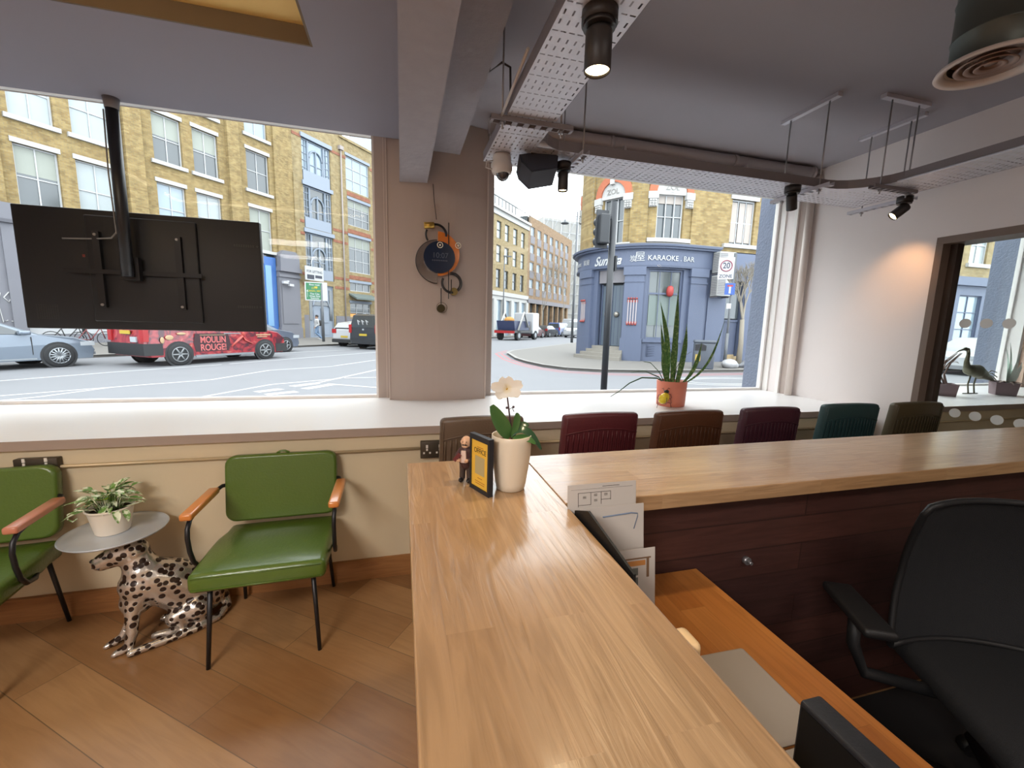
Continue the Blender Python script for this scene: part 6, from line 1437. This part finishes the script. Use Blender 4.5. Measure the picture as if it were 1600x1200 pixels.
vehicle('parked_car', 'dark grey car parked ahead of the maroon car', 'car', (18.6, 52.4), UR2, 1.8, HP, HG, (-1.3, 1.3), .33, DGC, belt=1.0, rear_glass=((-2.06, 1.05), (-1.84, 1.38)), lamps_r=(.85, 1.1, .3))
vehicle('delivery_van', 'blue and white van further down the side street', 'van', (22.2, 57.0), UR2, 1.9, VP, VG[2:], (-1.55, 1.6), .35, BLU, belt=1.15, rear_glass=((-2.55, 1.2), (-2.43, 1.78)), lamps_r=(.9, 1.3, .15))
vehicle('delivery_van', 'white van facing the camera near the pub corner', 'van', (22.9, 52.6), UR2+PI, 1.95, [(x, z*1.1) for x, z in VP], [[(.3, 1.32), (.3, 1.9), (.85, 1.86), (1.35, 1.32)]], (-1.55, 1.6), .36, WHC, belt=1.3, lamps_f=(.85, 1.05, .4), plate=(1, .5))
t = [o for o in D.objects if o.get('label') == 'white van facing the camera near the pub corner'][0]
g = G(); g.quad((1.78, -.8, 1.33), (1.78, .8, 1.33), (1.02, .72, 2.03), (1.02, -.72, 2.03)); part('windscreen', g, CGL, t, loc=(.03, 0, .03))
vehicle('delivery_van', 'tall white van behind the blue van', 'van', (26.5, 62.5), UR2, 2.0, [(x, z*1.35) for x, z in VP], [], (-1.55, 1.6), .36, WHC, belt=1.6)
vehicle('delivery_van', 'tall white van farthest down the side street', 'van', (29.5, 61.5), UR2+PI, 2.0, [(x, z*1.3) for x, z in VP], [], (-1.55, 1.6), .36, WHC, belt=1.6)
vehicle('parked_car', 'white car glimpsed through the next room window', 'car', (23.6, 12.0), PI*1.02, 1.8, HP, HG, (-1.3, 1.3), .33, WHC, belt=1.0, lamps_f=(.66, .8, .3))
# motorbike whose front wheel peeks in
t = thing('motorcycle', 'motorcycle whose front tyre shows at the far left edge', 'motorcycle', (-9.62, 11.15, -.1), UR)
g = G(); g.tube(arc((.72, .31), .26, 0, 2*PI, 28, 'xz', 0), .055, 10); w = part('wheel', g, TYRE, t); g = G(); g.cyl((.72, -.03, .31), (.72, .03, .31), .05, seg=12)
for k in range(7): g.tube([(.72, 0, .31), (.72+.22*math.cos(k*.9), 0, .31+.22*math.sin(k*.9))], .012, 5)
part('rim', g, RIM, w)
g = G(); g.tube(arc((-.72, .31), .26, 0, 2*PI, 28, 'xz', 0), .06, 10); part('wheel', g, TYRE, t)
g = G(); g.tube([(.72, 0, .31), (.5, 0, .8), (.42, 0, 1.0)], .035, 8); g.tube([(-.72, 0, .31), (-.2, 0, .45), (.3, 0, .5), (.45, 0, .8)], .06, 8); part('frame', g, BLACK, t)
g = G(); g.ball((.12, 0, .82), (.3, .16, .14), 14, 10); g.ball((-.35, 0, .8), (.4, .14, .08), 14, 10); g.ball((.05, 0, .45), (.25, .18, .2), 14, 10); part('tank_and_seat', organic(g, 'tank', BLACK, .03, 2), None, t)
g = G(); g.tube([(.38, -.35, 1.05), (.44, 0, 1.0), (.38, .35, 1.05)], .018, 8); part('handlebar', g, BLACK, t)
# bicycles leaning on the far pavement
def bike(label, loc, rz, col):
    t = thing('bicycle', label, 'bicycle', loc, rz)
    for x in (-.52, .52):
        g = G(); g.tube(arc((x, .34), .32, 0, 2*PI, 24, 'xz', 0), .018, 6); w = part('wheel', g, TYRE, t)
        g = G()
        for k in range(8): g.tube([(x, 0, .34), (x+.31*math.cos(k*PI/4), 0, .34+.31*math.sin(k*PI/4))], .004, 4)
        part('spokes', g, RIM, w)
    g = G()
    for a, b in (((-.52, .34), (-.05, .3)), ((-.05, .3), (-.2, .85)), ((-.2, .8), (.35, .82)), ((.35, .82), (-.05, .3)), ((-.52, .34), (-.18, .78)), ((.52, .34), (.34, .95))): g.tube([(a[0], 0, a[1]), (b[0], 0, b[1])], .02, 6)
    part('frame', g, col, t)
    g = G(); g.ball((-.21, 0, .89), (.14, .06, .03), 10, 6); part('saddle', g, BLACK, t); g = G(); g.tube([(.36, -.25, 1.0), (.33, 0, .97), (.36, .25, 1.0)], .014, 6); part('handlebar', g, BLACK, t)
bike('dark bicycle leaning near the taxi rear on the far pavement', (-13.6, 23.2, 0), UANG+.2, M('bike_red', (150, 60, 64), .4))
bike('second bicycle beside the first, nearer the shop panels', (-14.6, 23.4, 0), UANG-.1, TRIM)
# person
t = thing('person', 'person in white jacket and light blue jeans walking on the far pavement', 'person', (-5.95, 33.1, 0), math.radians(-60))
PS = M('person_skin', (196, 150, 122), .6); PJ = M('jacket_white', (222, 222, 224), .8); PJN = M('light_blue_jeans', (140, 170, 206), .8); HR = M('dark_hair', (44, 36, 32), .7)
g = G(); chain(g, [(0, 0, 1.5, .075), (0, 0, 1.62, .10), (0, .03, 1.68, .09)], 14); g.ball((0, -.1, 1.62), (.018, .03, .02), 8, 6)
for s in (-1, 1):
    chain(g, [(s*.2, 0, 1.36, .055), (s*.24, .05*s, 1.12, .05), (s*.25, -.08-.14*s, .92, .038), (s*.25, -.1-.16*s, .86, .035)], 10)
    for q in range(4): chain(g, [(s*.25+(q-1.5)*.018, -.1-.16*s, .84, .012), (s*.25+(q-1.5)*.018, -.12-.16*s, .78+.01*abs(q-1.5), .010)], 8)
    chain(g, [(s*.25, -.13-.16*s, .86, .013), (s*.245, -.15-.16*s, .82, .011)], 8)
    chain(g, [(s*.1, 0, .92, .09), (s*.1, -.12*s, .5, .065), (s*.1, .02-.26*s*(-1 if s > 0 else 1), .1, .045), (s*.1, -.08-.26*s*(-1 if s > 0 else 1), .04, .04)], 12)
chain(g, [(0, 0, .95, .13), (0, 0, 1.15, .13), (0, 0, 1.35, .15), (0, 0, 1.42, .09)], 14)
part('body', organic(g, 'body', PS, .016, 2), None, t)
g = G(); chain(g, [(0, 0, .98, .165), (0, 0, 1.18, .16), (0, 0, 1.36, .18)], 14)
for s in (-1, 1): chain(g, [(s*.19, 0, 1.38, .08), (s*.24, .05*s, 1.12, .07), (s*.25, -.06-.12*s, .95, .055)], 10)
part('jacket', organic(g, 'jacket', PJ, .02, 2), None, t)
g = G(); g.rbox(-.15, .15, .12, .3, 1.0, 1.42, r=.05, seg=3); part('backpack', g, TRIM, t)
g = G()
for s in (-1, 1): chain(g, [(s*.09, 0, .95, .12), (s*.1, -.12*s, .5, .085), (s*.1, .02-.26*s*(-1 if s > 0 else 1), .13, .07)], 12)
part('jeans', organic(g, 'jeans', PJN, .02, 2), None, t)
g = G(); g.ball((0, .03, 1.70), (.11, .115, .10), 14, 10); part('hair', g, HR, t)
for s in (-1, 1):
    g = G(); yy = -.06-.26*s*(-1 if s > 0 else 1); g.ball((s*.1, yy, .045), (.05, .13, .045), 12, 8); part('shoe', g, SW_, t)
# small wall cameras above the shop pilaster
t = thing('security_camera', 'white twin security cameras on the grey shop pilaster across the street', 'security camera', (-8.15, 34.7, 4.1), UANG)
g = G(); g.box(-.5, -.1, -.3, -.1, -.1, .08); part('camera_body', g, SW_, t); g = G(); g.box(.0, .35, -.3, -.1, -.25, -.08); part('camera_body', g, SW_, t); g = G(); g.box(-.1, .05, -.2, .3, .05, .15); part('bracket', g, SW_, t)
